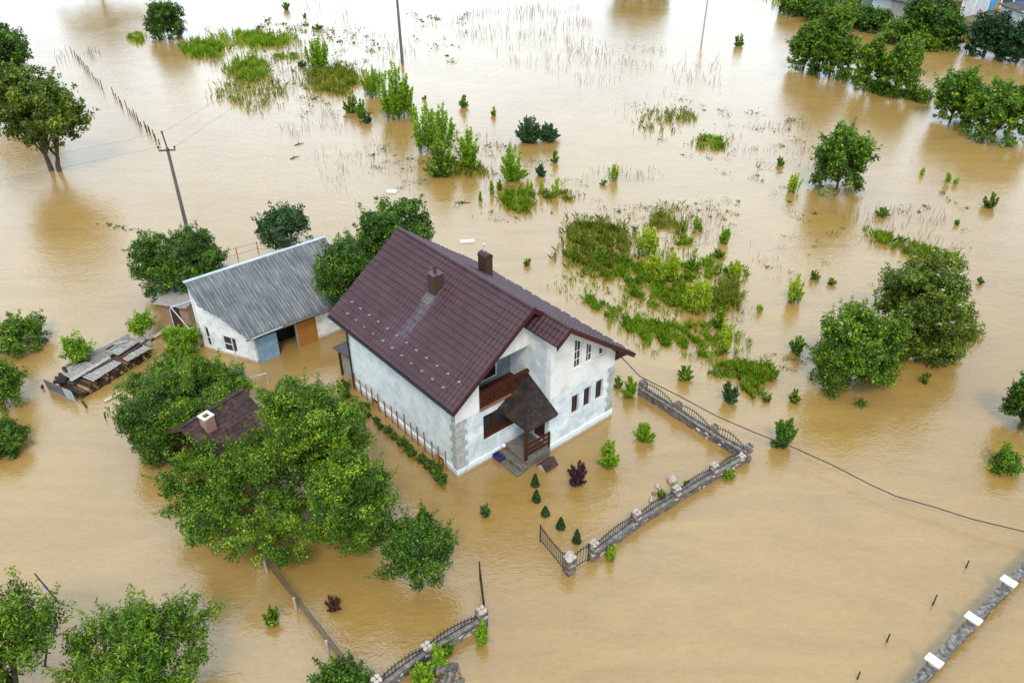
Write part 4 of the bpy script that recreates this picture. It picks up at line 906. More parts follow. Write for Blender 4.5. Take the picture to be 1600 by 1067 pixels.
p4 = at(1585, 220); tag(MB().tube([(0, 0, -.3), (1.7, .6, 2.6)], [.13, .11], 8).put('leaning_post', M['white'], None, p4), 'white post leaning out of the flood at the right edge', 'post')
def wire(label, a, b, sag, r=.012, n=24):
    a, b = Vector(a), Vector(b); pts = [a.lerp(b, i / n) - Vector((0, 0, sag * 4 * (i / n) * (1 - i / n))) - a for i in range(n + 1)]
    return tag(MB().tube(pts, r, 4).put('power_line', M['cable'], None, a), label, 'wire')
wire('thin wire running from the concrete pole up to the dark pole, upper of two', p1 + Vector((-.1, 0, 7.9)), p2 + Vector((-.5, 0, 10.3)), .6, .006)
wire('thin wire running from the concrete pole up to the dark pole, lower of two', p1 + Vector((.6, -.1, 6.85)), p2 + Vector((.5, 0, 10.3)), .6, .006)
wire('thin wire leaving the concrete pole towards the left edge, upper of two', p1 + Vector((-.1, 0, 7.9)), p1 + Vector((-32, -16, 7.3)), .5, .006)
wire('thin wire leaving the concrete pole towards the left edge, lower of two', p1 + Vector((-.6, -.1, 6.85)), p1 + Vector((-32, -17, 6.3)), .5, .006)
# service cable from the bay wall, sagging close to the water and off to the right
cps = [house_pt(8.6, -1.66, 5.0), house_pt(9.35, -1.7, 4.2)] + [at(px, py, z) for px, py, z in ((1000, 588, 3.1), (1060, 618, 2.2), (1120, 650, 1.5), (1180, 676, 1.0), (1240, 699, .7), (1300, 726, .55), (1360, 757, .5), (1400, 775, .5), (1460, 792, .5), (1520, 811, .5), (1600, 830, .55), (1720, 866, .8))]
o0 = cps[0].copy(); tag(MB().tube([p - o0 for p in cps], .028, 5).put('service_cable', M['cable'], None, o0), 'black service cable sagging from the bay wall to just above the water on the right', 'cable')
def stick(name, label, pts, r, m='debris', group=None):
    o0 = Vector(pts[0]); return tag(MB().tube([Vector(p) - o0 for p in pts], r, 6).put(name, M[m], None, o0), label, 'stick', group)
a = at(94, 942); sp = empty('stick', a, 0, 'thin dark stick with a blue band standing in the water at lower left', 'stick')
MB().tube([(.02, 0, -.3), (-.55, .1, 1.75)], [.035, .028], 6).put('shaft', M['debris'], sp); MB().tube([(-.30, .055, .85), (-.36, .065, 1.08)], .045, 8).put('band', M['blue_plastic'], sp)
b_ = at(70, 1040); stick('bent_branch', 'long bent bare branch rising beside the bottom left trees', [b_, b_ + Vector((.25, .3, .9)), b_ + Vector((.62, .75, 1.5)), b_ + Vector((.60, 1.0, 2.5))], [.05, .04, .03, .015])
for (px, py, pt, lab) in ((1509, 888, 876, 'short dark stump above the white capped fence, highest of four'), (1457, 946, 929, 'dark stump with a few green shoots above the white capped fence'), (1385, 1004, 991, 'short dark stump with a thin twig in the open water at lower right'), (1339, 1062, 1051, 'short dark stump at the bottom edge left of the white capped fence')):
    p = at(px, py); h = hgt(px, py, pt); stick('stump', lab, [p - Vector((0, 0, .3)), p + Vector((.08, .12, h * .8))], [.042, .03])
ff = MB().tube([(0, 0, -.4), (.03, .02, .8)], [.06, .045], 6).put('fence_stake', M['debris'], None, at(122, 95)); tag(ff, 'weathered stake in the broken fence line running into the flood at upper left', 'stake', 'stakes of the drowned fence line at upper left')
fl = [(124, 96), (129, 103), (133, 109), (137, 114), (141, 118), (146, 124), (150, 128), (155, 134), (160, 140), (178, 150), (182, 155), (187, 161), (191, 168), (199, 172), (203, 178), (208, 183), (212, 188), (216, 192), (221, 198), (227, 200), (230, 207), (235, 210), (241, 214), (244, 220), (249, 226), (118, 90), (113, 86), (218, 196), (232, 204)]
for (px, py) in fl:
    q = at(px, py); dup(ff, q, rs.uniform(0, 6.2), (1, 1, rs.uniform(.6, 1.5)))

# ------------------------------------------------------------------ vegetation
def fit_box(x0, y0, x1, y1, zb):
    """real centre, half width and half height of the crown seen in this part of the survey picture, its foot at height zb"""
    px, py = (x0 + x1) / 2, (y0 + y1) / 2; d = ray(px, py); e = math.asin(-d.z / d.length); b = 1.0; Rr = 1.0
    for _ in range(30):
        c = at(px, py, zb + b); q = c - CAMP; dep = q.y * cT - q.z * sT; s = FPX / dep
        Rr = (x1 - x0) / 2 / s; hh = (y1 - y0) / 2 / s
        k = hh * hh - (Rr * math.sin(e)) ** 2; b = max(math.sqrt(max(k, 0)) / math.cos(e), .38 * hh, .12)
        if k < (.38 * hh) ** 2: pass
    return Vector((c.x, c.y, 0)), Rr, b
def lumpy(rng, k=5):
    ws = rng.normal(0, 1, (k, 3)) * np.array([2.2, 2.2, 2.0]); ph = rng.uniform(0, 6.28, k); am = rng.uniform(.4, 1, k); am /= am.sum()
    return lambda d: (np.cos(d @ ws.T + ph) * am).sum(1)
def clump_crown(Rr, b, zb, leaf, rng, rc=None, lai=1.15, rough=.42, bright=.10, flat=.75, sprig=.35, zmin=-.75):
    rc = rc or (.085 * min(Rr, b) + .20); Rm_ = (Rr * Rr * b) ** (1 / 3)
    nc = int(min(760, max(12, 5.6 * (Rm_ / rc) ** 2))); pass
    nl = int(rng.integers(11, 16)); Ld = unit(rng.normal(0, 1, (nl * 4, 3))); Ld = Ld[Ld[:, 2] > -.45]; keep = [Ld[0]]
    for q_ in Ld[1:]:
        if len(keep) < nl and min(np.linalg.norm(q_ - k_) for k_ in keep) > .5: keep.append(q_)
    Ld = np.array(keep) * rng.uniform(.56, .78, (len(keep), 1)); lr = rng.uniform(.28, .44, len(keep)); li = rng.choice(len(keep), nc, p=lr ** 2 / (lr ** 2).sum())
    pc = Ld[li] + unit(rng.normal(0, 1, (nc, 3)) + np.array([0, 0, .2])) * (lr[li] * rng.random(nc) ** .35)[:, None]
    fil = rng.random(nc) < .12; pc[fil] = unit(rng.normal(0, 1, (int(fil.sum()), 3))) * rng.uniform(.2, .95, (int(fil.sum()), 1))
    nrm = np.linalg.norm(pc, axis=1); ok = pc[:, 2] > zmin; pc = pc[ok]; nrm = nrm[ok]; nc = len(pc); D = pc / np.maximum(nrm[:, None], 1e-6); lum = lumpy(rng)
    rad = np.minimum(nrm * 1.08, 1.1) * (1 + rough * .5 * (np.minimum(lum(D), .45) - .25)) * np.where(rng.random(nc) < .06, rng.uniform(1.0, 1.12, nc), 1)
    if zb < .35:
        hr = np.linalg.norm(D[:, :2], axis=1, keepdims=True); lowd = D[:, 2:3] < .1
        D = np.concatenate([np.where(lowd, D[:, :2] / np.maximum(hr, .05) * np.maximum(hr, .90), D[:, :2]), D[:, 2:]], 1)
    C_ = D * rad[:, None] * np.array([Rr - rc * .7, Rr - rc * .7, max(b - rc * .5, .3 * b)]) + np.array([0, 0, zb + b])
    if zb < .35:
        k = max(6, nc // 4); a = rng.uniform(0, 6.283, k); q = rng.uniform(.55, .92, k) * (Rr - rc * .6)
        E_ = np.stack([np.cos(a) * q, np.sin(a) * q, zb + b * rng.uniform(.0, .8, k)], 1); C_ = np.concatenate([C_, E_]); D = np.concatenate([D, unit(E_ - np.array([0, 0, zb + b]))]); nc = len(C_)
    C_[:, 2] = np.maximum(C_[:, 2], max(zb, 0) + rc * .35)
    per = int(max(14, lai * 4 * math.pi * rc * rc / (leaf * leaf * .42) * .42)); P = []; NB = []; T = []
    sz = rng.uniform(.7, 1.3, nc)
    for i in range(nc):
        k = int(per * sz[i] ** 2); d = unit(rng.normal(0, 1, (k, 3))); d[:, 2] = np.where((d[:, 2] < -.4) & (rng.random(k) < .55), -d[:, 2], d[:, 2])
        r = rc * sz[i] * rng.random((k, 1)) ** .42; p = C_[i] + d * r * np.array([1.1, 1.1, flat])
        P.append(p); NB.append(d * .9 + D[i] * .5)
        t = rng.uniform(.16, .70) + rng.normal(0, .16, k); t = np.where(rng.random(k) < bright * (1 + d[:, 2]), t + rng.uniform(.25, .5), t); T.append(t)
    for i in np.nonzero(D[:, 2] > -.35)[0]:
        if rng.random() > sprig: continue
        u = unit((D[i] * rng.uniform(.3, .9) + np.array([0, 0, .75]) + rng.normal(0, .25, 3))[None])[0]; Ls = rc * rng.uniform(1.5, 3.0); k = int(Ls / leaf * 7)
        t = rng.random(k); p = C_[i] + u * (t * Ls)[:, None] + rng.normal(0, 1, (k, 3)) * (leaf * (.85 - .5 * t))[:, None]; P.append(p); NB.append(rng.normal(0, .6, (k, 3)) + np.array([0, 0, .6])); T.append(.38 + .3 * t + rng.normal(0, .13, k))
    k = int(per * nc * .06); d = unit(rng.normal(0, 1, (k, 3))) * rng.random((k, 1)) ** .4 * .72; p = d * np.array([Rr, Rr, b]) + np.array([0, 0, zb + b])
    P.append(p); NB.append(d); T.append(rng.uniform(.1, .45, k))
    P = np.concatenate(P); NB = np.concatenate(NB); T = np.concatenate(T); ok = P[:, 2] > .02
    return P[ok], NB[ok], T[ok], C_
def shoot_crown(Rr, h, leaf, rng, n=26, spread=1.0, thick=.10, dens=1.0, bright=.15, start=.12, upright=False):
    P = []; NB = []; T = []; tips = []
    for i in range(n):
        a = rng.uniform(0, 6.283); q = rng.random() ** .55; ca = np.array([math.cos(a), math.sin(a), 0]); L_ = h * rng.uniform(.72, 1.0)
        if upright:
            b0 = ca * q * Rr * .62; b1 = ca * q * Rr * .92 * spread + np.array([0, 0, h * rng.uniform(.5, 1.0) * (1 - .35 * q * q)])
        else:
            th_ = q * 1.45; b0 = ca * q * Rr * .25; b1 = ca * math.sin(th_) * Rr * .92 * spread * rng.uniform(.75, 1) + np.array([0, 0, max(.12 * h, h * (math.cos(th_) * .92 + .08) * rng.uniform(.72, 1))])
        b1 = b1 + rng.normal(0, .03 * h, 3) * np.array([1, 1, .3])
        k = int(max(8, dens * L_ / leaf * 7)); t = start + (1 - start) * rng.random(k) ** .8
        p = b0 + (b1 - b0) * np.stack([t ** 1.25, t ** 1.25, t], 1); d = unit(rng.normal(0, 1, (k, 3)) + np.array([0, 0, .25]))
        r = thick * h * (1.1 - .75 * t) * rng.random(k) ** .5; p = p + d * r[:, None]
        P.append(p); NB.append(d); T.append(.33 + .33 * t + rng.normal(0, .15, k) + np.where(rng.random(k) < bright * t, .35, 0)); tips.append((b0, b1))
    P = np.concatenate(P); NB = np.concatenate(NB); T = np.concatenate(T); ok = P[:, 2] > .01
    return P[ok], NB[ok], T[ok], tips
_seed = [100]
def nrng(): _seed[0] += 1; return np.random.default_rng(_seed[0])
def limb_mesh(C_, zb, b, trunk_r, rng, base=None, n=16, multi=1):
    mb = MB(); idx = rng.choice(len(C_), min(n, len(C_)), replace=False); bases = base or [(0, 0)]
    for bi, (bx_, by_) in enumerate(bases):
        fork = max(zb * .8, .25 * (zb + b)); top = Vector((bx_ * 1.6 + rng.normal(0, .08), by_ * 1.6 + rng.normal(0, .08), fork))
        mb.tube([(bx_, by_, -.5), (bx_ * 1.1, by_ * 1.1, fork * .5), top], [trunk_r * 1.15, trunk_r * .9, trunk_r * .75], 8)
        for j in idx[bi::len(bases)]:
            e = Vector(C_[j]); m1 = top.lerp(e, .45) + Vector((rng.normal(0, .1), rng.normal(0, .1), .12 * (e - top).length))
            mb.tube([top, m1, top.lerp(e, .75) + Vector((0, 0, .08)), e], [trunk_r * .5, trunk_r * .3, trunk_r * .17, trunk_r * .07], 5, False)
    return mb
def tree(label, box, zb, m, leaf=.13, cat='tree', name='broadleaf_tree', trunk_r=.13, bark='bark', group=None, base=None, flowers=0, aspect=.62, **kw):
    c, Rr, b = fit_box(*box, zb); rng = nrng(); P, NB, T, C_ = clump_crown(Rr, b, zb, leaf, rng, **kw)
    root = empty(name, c, 0, label, cat, group); tree_parts = ('trunk', 'crown') if cat == 'tree' else ('stem', 'foliage')
    limb_mesh(C_, zb, b, trunk_r, rng, base).put(tree_parts[0], M[bark], root)
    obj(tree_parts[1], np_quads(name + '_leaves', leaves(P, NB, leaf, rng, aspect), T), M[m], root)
    if flowers:
        V = []
        far = np.argsort(-rng.random(len(C_)))[:flowers]
        for j in far:
            d = unit((C_[j] - np.array([0, 0, zb + b]))[None])[0]; d[2] = abs(d[2]) + .3; f0 = C_[j] + d / np.linalg.norm(d) * (.34 * min(Rr, b) * .75)
            k = 12; p = f0 + rng.normal(0, .06, (k, 3)) * np.array([1, 1, .3]); V.append(leaves(p, np.tile([0, 0, 2.], (k, 1)), .07, rng, .9, .3))
        V = np.concatenate(V); o = obj('flowers', np_quads('flower_heads', V, rng.random(len(V))), M['flower'], root); o['kind'] = 'stuff'
    return root
def shoots(label, box, m, leaf=.12, name='shrub', cat='shrub', group=None, zb=0, **kw):
    x0, y0, x1, y1 = box; c = at((x0 + x1) / 2, y1 - (x1 - x0) * .10); q = c - CAMP; s = FPX / (q.y * cT - q.z * sT); Rr = (x1 - x0) / 2 / s
    h = max(hgt((x0 + x1) / 2, y1 - (x1 - x0) * .10, y0), .25); rng = nrng(); P, NB, T, tips = shoot_crown(Rr, h, leaf, rng, **kw)
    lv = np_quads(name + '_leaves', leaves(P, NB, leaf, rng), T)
    if max(x1 - x0, y1 - y0) < 30: return tag(obj(name, lv, M[m], None, c), label, cat, group)
    root = empty(name, c, 0, label, cat, group); mb = MB()
    for (b0, b1) in tips: mb.tube([Vector(b0) - Vector((0, 0, .3)), Vector(b0 + (b1 - b0) * np.array([.25, .25, .45])), Vector(b1)], [.03, .02, .006], 4, False)
    mb.put('stem', M['bark'], root); obj('foliage', lv, M[m], root); return root

# --- trees round the house
tree('big spreading green tree with limewashed trunk in front of the shingle roof', (260, 660, 560, 872), .6, 'leaf_mid', .112, trunk_r=.16, bark='lime_bark', bright=.13)
tree('tall leafy tree between the shingle roof and the long white wall', (390, 570, 574, 770), 1.1, 'leaf_mid', .112, bright=.12)
tree('dark bushy tree on the right flank of the big spreading tree', (466, 690, 628, 874), .35, 'leaf_mid', .112, bright=.12)
tree('low round green tree nearest the lower iron gate', (586, 797, 718, 926), .35, 'leaf_dark', .108, trunk_r=.09, bright=.14)
tree('broad dense tree between the log pile and the shed', (180, 545, 385, 690), .5, 'leaf_mid', .112, rough=.35, bright=.08)
tree('dark green tree left of the shingle roof, drooping to the water', (186, 606, 300, 718), .1, 'leaf_dark', .11, trunk_r=.09)
tree('dark fruit tree standing in the water left behind the shed roof', (206, 356, 352, 470), .2, 'leaf_dark', .14, rough=.45)
tree('sparse dark tree rising behind the ridge of the shed', (397, 316, 498, 402), 1.0, 'leaf_blue', .17, lai=1.1, rough=.5)
tree('tall dark walnut tree behind the back gable of the house', (553, 308, 686, 450), 1.0, 'leaf_dark', .19, rough=.45, lai=1.5)
tree('dense green tree squeezed between the shed and the house', (494, 375, 600, 520), .8, 'leaf_dark', .14)
tree('lighter green tree peeping out between shed ridge and house roof', (508, 366, 590, 428), .8, 'leaf_mid', .14)
tree('small leggy green shrub beside the far end of the log pile', (196, 490, 245, 528), .36, 'leaf_light', .12, 'shrub', 'shrub', .04, lai=.8, rough=.7)
tree('bright green shrub in front of the brick outhouse and pipe arch', (252, 506, 312, 556), .1, 'leaf_light', .12, 'shrub', 'shrub', .05)
tree('open leafy shrub on the left of the log pile', (90, 524, 148, 576), .36, 'leaf_light', .14, 'shrub', 'shrub', .04, lai=.7, rough=.9)
# --- lower left and left edge
tree('large willow like tree filling the bottom left of the photo', (82, 920, 336, 1135), .8, 'leaf_mid', .155, 'tree', 'willow_tree', .15, bright=.10, rough=.40, aspect=.34, sprig=.6)
tree('leafy willow like tree in the very bottom left corner', (-110, 908, 92, 1115), .8, 'leaf_mid', .18, 'tree', 'willow_tree', .14, bright=.10, aspect=.34, sprig=.6)
tree('dark shrub cut by the bottom edge left of the lower stone fence', (482, 1034, 592, 1100), .1, 'leaf_dark', .13, 'shrub', 'shrub', .05, rough=.5)
tree('green bush at the left edge, upper of the three there', (-30, 488, 74, 552), .05, 'leaf_mid', .14, 'shrub', 'shrub', .06, lai=.9, rough=.7)
tree('straggling green tree at the left edge below the upper bush', (-60, 556, 36, 636), .2, 'leaf_mid', .15, rough=.8, lai=.8)
tree('dark small bush at the left edge, lowest of the three there', (-40, 655, 46, 712), .05, 'leaf_dark', .13, 'shrub', 'shrub', .05, rough=.5)
# --- upper left
tree('two trunked spreading tree standing in the water at upper left', (-20, 100, 133, 258), .75, 'leaf_olive', .26, trunk_r=.24, base=[(-.35, .1), (.45, -.1)], lai=1.15, rough=.5)
tree('dark tall tree beyond the two trunked tree at the left edge', (-60, 28, 52, 150), .8, 'leaf_dark', .28, trunk_r=.22)
tree('tree just beyond the top edge whose reflection darkens the upper left water', (75, -95, 215, -18), .4, 'leaf_dark', .36, trunk_r=.2)
tree('tree just beyond the top edge above the middle of the photo', (955, -70, 1055, -14), .3, 'leaf_mid', .36, trunk_r=.2)
tree('dense dark bush with a broad reflection near the top left', (227, 3, 288, 58), .05, 'leaf_dark', .26, 'shrub', 'shrub', .08, rough=.4)
# --- right
tree('isolated dense bright green tree in the open flood at upper right', (1271, 199, 1366, 296), .25, 'leaf_mid', .24, trunk_r=.13, rough=.28)
tree('elder tree with white flower heads, right of its darker neighbour', (1361, 398, 1518, 556), .0, 'leaf_olive', .16, flowers=34, rough=.3)
tree('dark dense elder tree with few flowers, nearer of the pair', (1270, 474, 1412, 612), .0, 'leaf_mid', .15, flowers=9, rough=.3)
tree('brown olive bush under the flowering elder on its right side', (1420, 470, 1520, 560), .02, 'leaf_olive', .17, 'shrub', 'shrub', .06, rough=.4)
tree('dark tree cut by the right edge', (1578, 582, 1650, 668), .3, 'leaf_dark', .17, rough=.6, lai=1.1)
tree('round green bush near the right edge in open water', (1547, 701, 1598, 742), .02, 'leaf_mid', .13, 'shrub', 'shrub', .05)
tree('leftmost poplar of the flooded row at upper right', (1232, 40, 1292, 107), .02, 'leaf_mid', .30, trunk_r=.15, rough=.5)
tree('tall poplar, second of the flooded row at upper right', (1268, 22, 1345, 118), .05, 'leaf_mid', .30, trunk_r=.16, rough=.6, lai=1.4)
tree('thin poplar in the gap of the flooded row at upper right', (1335, 60, 1385, 138), .05, 'leaf_mid', .28, trunk_r=.12, rough=.5, lai=1.1)
tree('full poplar at the right end of the flooded row at upper right', (1374, 62, 1446, 148), .02, 'leaf_mid', .28, trunk_r=.14, rough=.45)
tree('dense tree left in the group at the right edge above the leaning post', (1464, 108, 1530, 188), .02, 'leaf_mid', .27, trunk_r=.14)
tree('dense wide tree right in the group at the right edge above the leaning post', (1508, 128, 1625, 216), .02, 'leaf_mid', .27, trunk_r=.14, rough=.4)
tree('low dark bush at the foot of the right poplar', (1362, 130, 1392, 146), .0, 'leaf_dark', .24, 'shrub', 'shrub', .05)
tree('low bush standing alone right of the flooded poplar row', (1424, 140, 1458, 159), .0, 'leaf_mid', .24, 'shrub', 'shrub', .05)
tree('big round dark tree in front of the garages on the far bank', (1408, -8, 1490, 62), .1, 'leaf_dark', .36, trunk_r=.25, rough=.25)
tree('darker tree to the right of the big round tree on the far bank', (1450, 14, 1514, 72), .1, 'leaf_dark', .36, trunk_r=.2)
tree('nearly black bush mass left of centre at the upper right edge', (1514, 22, 1582, 84), .1, 'conifer', .36, trunk_r=.2)
tree('nearly black bush mass at the right edge below the garages', (1558, 36, 1640, 94), .1, 'conifer', .36, trunk_r=.2)
for i, (bx4, lab) in enumerate([((1216, -12, 1275, 22), 'low hedge bush at the left tip of the far bank'), ((1258, 2, 1310, 34), 'low hedge bush second along the far bank'), ((1296, 6, 1350, 40), 'low hedge bush in front of the rusty wall'), ((1338, 14, 1394, 48), 'low hedge bush in front of the white garage wall'), ((1376, 32, 1430, 66), 'low hedge bush at the foot of the beige wall'), ((1240, -22, 1310, 8), 'low hedge bush at the top edge behind the bank tip'), ((1420, 50, 1476, 76), 'low hedge bush under the big round tree')]):
    tree(lab, bx4, .0, ['leaf_mid', 'leaf_dark'][i % 2], .34, 'hedge', 'hedge_bush', .08, lai=1.5)
# --- flooded shrubs and saplings in the middle distance
S = shoots
S('tall pale green poplar thicket below the dark pole', (588, 95, 652, 188), 'leaf_light', .24, n=46, spread=.95, thick=.07, upright=True)
S('smaller poplar thicket left of the tall one', (562, 96, 612, 156), 'leaf_light', .24, n=24, spread=.95, upright=True)
S('upright green thicket at the top of the overgrown strip', (474, 54, 520, 110), 'leaf_light', .26, n=30, upright=True)
S('tall light green sapling thicket with a spire, left of a pair', (638, 148, 716, 245), 'leaf_light', .22, n=40, spread=.95, thick=.08, upright=True)
S('round green thicket below the spire thicket', (660, 205, 722, 280), 'leaf_mid', .20, n=40, spread=.95)
S('bright green bush at the right of the spire thicket', (704, 193, 756, 266), 'leaf_light', .21, n=36, spread=.95)
S('dark willow bush with thin shoots, left half', (800, 178, 852, 226), 'leaf_blue', .17, n=110, spread=1.0, thick=.10)
S('low dark willow bush leaning right', (836, 188, 878, 224), 'leaf_blue', .17, n=80, spread=1.0, thick=.10)
S('light green bush with reflection below the dark willow', (776, 220, 828, 286), 'leaf_light', .19, n=32, spread=.95)
small = [
 ((716, 146, 735, 170), 'leaf_mid', 'small sapling above and right of the spire thicket'), ((766, 166, 778, 182), 'leaf_mid', 'tiny sapling left of the dark willow'),
 ((658, 148, 668, 158), 'leaf_mid', 'tiny sprig above the spire thicket'), ((858, 230, 874, 256), 'leaf_mid', 'small sapling just below the dark willow'),
 ((832, 253, 856, 277), 'leaf_blue', 'small dark shrub right of the light green bush'), ((820, 274, 834, 306), 'leaf_lime', 'slim yellow green sapling, first of three in a row'),
 ((840, 276, 852, 304), 'leaf_lime', 'slim yellow green sapling, second of three in a row'), ((862, 275, 874, 308), 'leaf_lime', 'slim yellow green sapling, third of three in a row'),
 ((762, 280, 774, 304), 'leaf_light', 'slim green sapling left of the light green bush'), ((774, 278, 788, 298), 'leaf_mid', 'little shrub between slim sapling and light green bush'), ((747, 298, 756, 314), 'leaf_light', 'tiny slim sapling below the pale thickets'),
 ((950, 250, 966, 284), 'leaf_lime', 'yellow green sapling alone above the tall grass island'), ((936, 278, 950, 290), 'leaf_mid', 'tiny shrub at the foot of the lone yellow green sapling'),
 ((1226, 268, 1250, 302), 'leaf_lime', 'yellow green sapling left of the isolated tree'), ((1080, 333, 1098, 358), 'leaf_light', 'small sapling, upper left of two near the grass island'), ((1118, 348, 1144, 382), 'leaf_light', 'small sapling with reflection, right of the other near the grass island'),
 ((1132, 402, 1160, 440), 'leaf_lime', 'airy yellow sapling right of the grass island'), ((1226, 426, 1254, 474), 'leaf_lime', 'bright yellow sapling standing alone in open water'), ((1180, 472, 1192, 488), 'leaf_lime', 'tiny yellow sprig between two yellow saplings'),
 ((988, 345, 1030, 400), 'leaf_lime', 'tall yellow green sapling at the edge of the grass island'), ((1036, 385, 1064, 440), 'leaf_lime', 'yellow green sapling in the middle of the grass island'), ((1002, 388, 1050, 440), 'leaf_lime', 'wide yellow green shrub in the middle of the grass island'),
 ((1062, 430, 1112, 490), 'leaf_lime', 'large yellow green shrub at the lower end of the grass island'), ((1106, 480, 1140, 515), 'leaf_mid', 'dark green weed clump right of the grass island'), ((1118, 498, 1140, 550), 'leaf_lime', 'slim yellow green sapling beside the lower green patch'),
 ((1224, 522, 1262, 554), 'leaf_mid', 'bushy green shrub left of the dark elder'), ((1052, 566, 1086, 596), 'leaf_mid', 'bushy green shrub beyond the back corner of the yard fence'), ((1118, 592, 1158, 630), 'leaf_blue', 'blue green broad leaved plant beyond the yard fence'),
 ((1196, 646, 1246, 700), 'leaf_dark', 'dark shrub that the black cable runs past'), ((1230, 604, 1252, 630), 'leaf_olive', 'small weed tuft between dark shrub and elder'), ((1436, 576, 1454, 600), 'leaf_olive', 'small weed tuft below the flowering elder'),
 ((1364, 322, 1392, 340), 'leaf_mid', 'low dense bush right of the isolated tree reflection'), ((1530, 298, 1562, 327), 'leaf_olive', 'bushy weed clump near the right edge'), ((1436, 259, 1444, 274), 'leaf_lime', 'tiny sapling right of the isolated tree, first of three'), ((1472, 266, 1484, 288), 'leaf_lime', 'tiny sapling right of the isolated tree, second of three'), ((1488, 276, 1498, 290), 'leaf_lime', 'tiny sapling right of the isolated tree, third of three'),
 ((1142, 50, 1164, 74), 'leaf_mid', 'small tree far out below the pale pole'), ((1522, 432, 1538, 444), 'leaf_dark', 'tiny dark bush right of the flowering elder'), ((1488, 340, 1500, 352), 'leaf_mid', 'tiny sprig far right above the flowering elder'),
 ((436, 2, 460, 18), 'leaf_dark', 'small dark bush at the top edge'), ((470, 18, 482, 28), 'leaf_dark', 'tiny dark bush just below the top edge bush'), ((484, 36, 510, 48), 'leaf_olive', 'low weed clump above the upright thicket'),
 ((462, 92, 484, 106), 'leaf_dark', 'low dark bush at the foot of the upright thicket'), ((532, 144, 566, 178), 'leaf_mid', 'dark green weeds left of the pale thickets'), ((556, 152, 576, 186), 'leaf_mid', 'narrow shrub at the left foot of the pale thickets'), ((640, 152, 652, 190), 'leaf_light', 'slim shoot beside the tall poplar thicket'), ((566, 172, 584, 194), 'leaf_blue', 'small blue green plant below the narrow shrub'),
 ((984, 656, 1028, 692), 'leaf_light', 'round bright green shrub inside the yard'), ((930, 682, 972, 732), 'leaf_light', 'upright bright green shrub inside the yard'), ((966, 586, 1002, 622), 'leaf_light', 'light green sapling at the back corner of the house'), ((955, 585, 975, 606), 'leaf_mid', 'small dark shrub behind the quoined corner'),
 ((748, 784, 770, 808), 'leaf_blue', 'little blue green spruce top in the open water'), ((740, 966, 766, 1006), 'leaf_light', 'bright climbing plant at the foot of the lower gate pillar'), ((672, 1000, 702, 1046), 'leaf_light', 'bright creeper hanging over the lower stone fence'), ((632, 1036, 690, 1075), 'leaf_light', 'leafy creeper at the foot of the lower stone fence'),
 ((945, 842, 966, 876), 'leaf_light', 'narrow bright weed outside the front fence'), ((1124, 730, 1152, 748), 'leaf_light', 'low plant outside the corner of the front fence'), ((410, 944, 444, 976), 'leaf_mid', 'floating cluster of green leaves left of the mesh fence'),
 ((1044, 752, 1064, 772), 'leaf_lime', 'yellow leaved plant in the rockery'), ((1064, 746, 1082, 764), 'leaf_mid', 'green plant at the right of the rockery'), ((1024, 762, 1042, 778), 'leaf_mid', 'green plant at the left of the rockery'), ((1028, 774, 1046, 790), 'leaf_blue', 'dark plant at the front of the rockery'),
 ((815, 402, 834, 416), 'leaf_mid', 'small weed clump behind the far eave of the roof'), ((0, 676, 30, 708), 'leaf_mid', 'drooping leaf clump at the left edge'), ((920, 384, 956, 412), 'leaf_mid', 'bright green bush inside the tall grass island'), ((972, 424, 990, 444), 'leaf_mid', 'dark weed clump left of the yellow green shrub'),
 ((230, 708, 244, 724), 'leaf_dark', 'floating sprig below the drooping dark tree'), ((1262, 418, 1282, 438), 'leaf_olive', 'weed tuft right of the lone yellow sapling'), ((1288, 432, 1308, 446), 'leaf_olive', 'flat weed tuft right of the lone yellow sapling'), ((1208, 244, 1228, 260), 'leaf_mid', 'low weed tuft upper left of the isolated tree'),
 ((1064, 400, 1100, 424), 'leaf_mid', 'dark reedy tuft right of the yellow saplings'), ((1110, 388, 1134, 404), 'leaf_olive', 'olive weed tuft under the right small sapling'), ((1092, 352, 1098, 360), 'leaf_mid', 'tiny sprig under the upper left sapling'),
]
for bx4, m, lab in small:
    wpx = bx4[2] - bx4[0]; d = (at((bx4[0] + bx4[2]) / 2, bx4[3]) - CAMP).length; lf = min(.24, max(.10, d * .0026))
    S(lab, bx4, m, lf, name='sapling' if m == 'leaf_lime' else 'shrub', cat='sapling' if m == 'leaf_lime' else 'shrub', n=max(7, int(wpx * .75)), spread=.95, thick=.11, dens=1.2 if m != 'leaf_lime' else .8, start=.0 if m != 'leaf_lime' else .12, upright=(m == 'leaf_lime'))
S('dark purple leaved shrub in the yard', (882, 716, 924, 760), 'leaf_purple', .11, n=26, spread=1.0)
S('low russet shrub right of the mesh fence', (504, 930, 538, 954), 'leaf_russet', .11, n=22, spread=1.0)
tree('small dark shrub on the near bank of the lower fence', (690, 1008, 704, 1020), 0, 'leaf_mid', .1, 'shrub', 'shrub', .02)
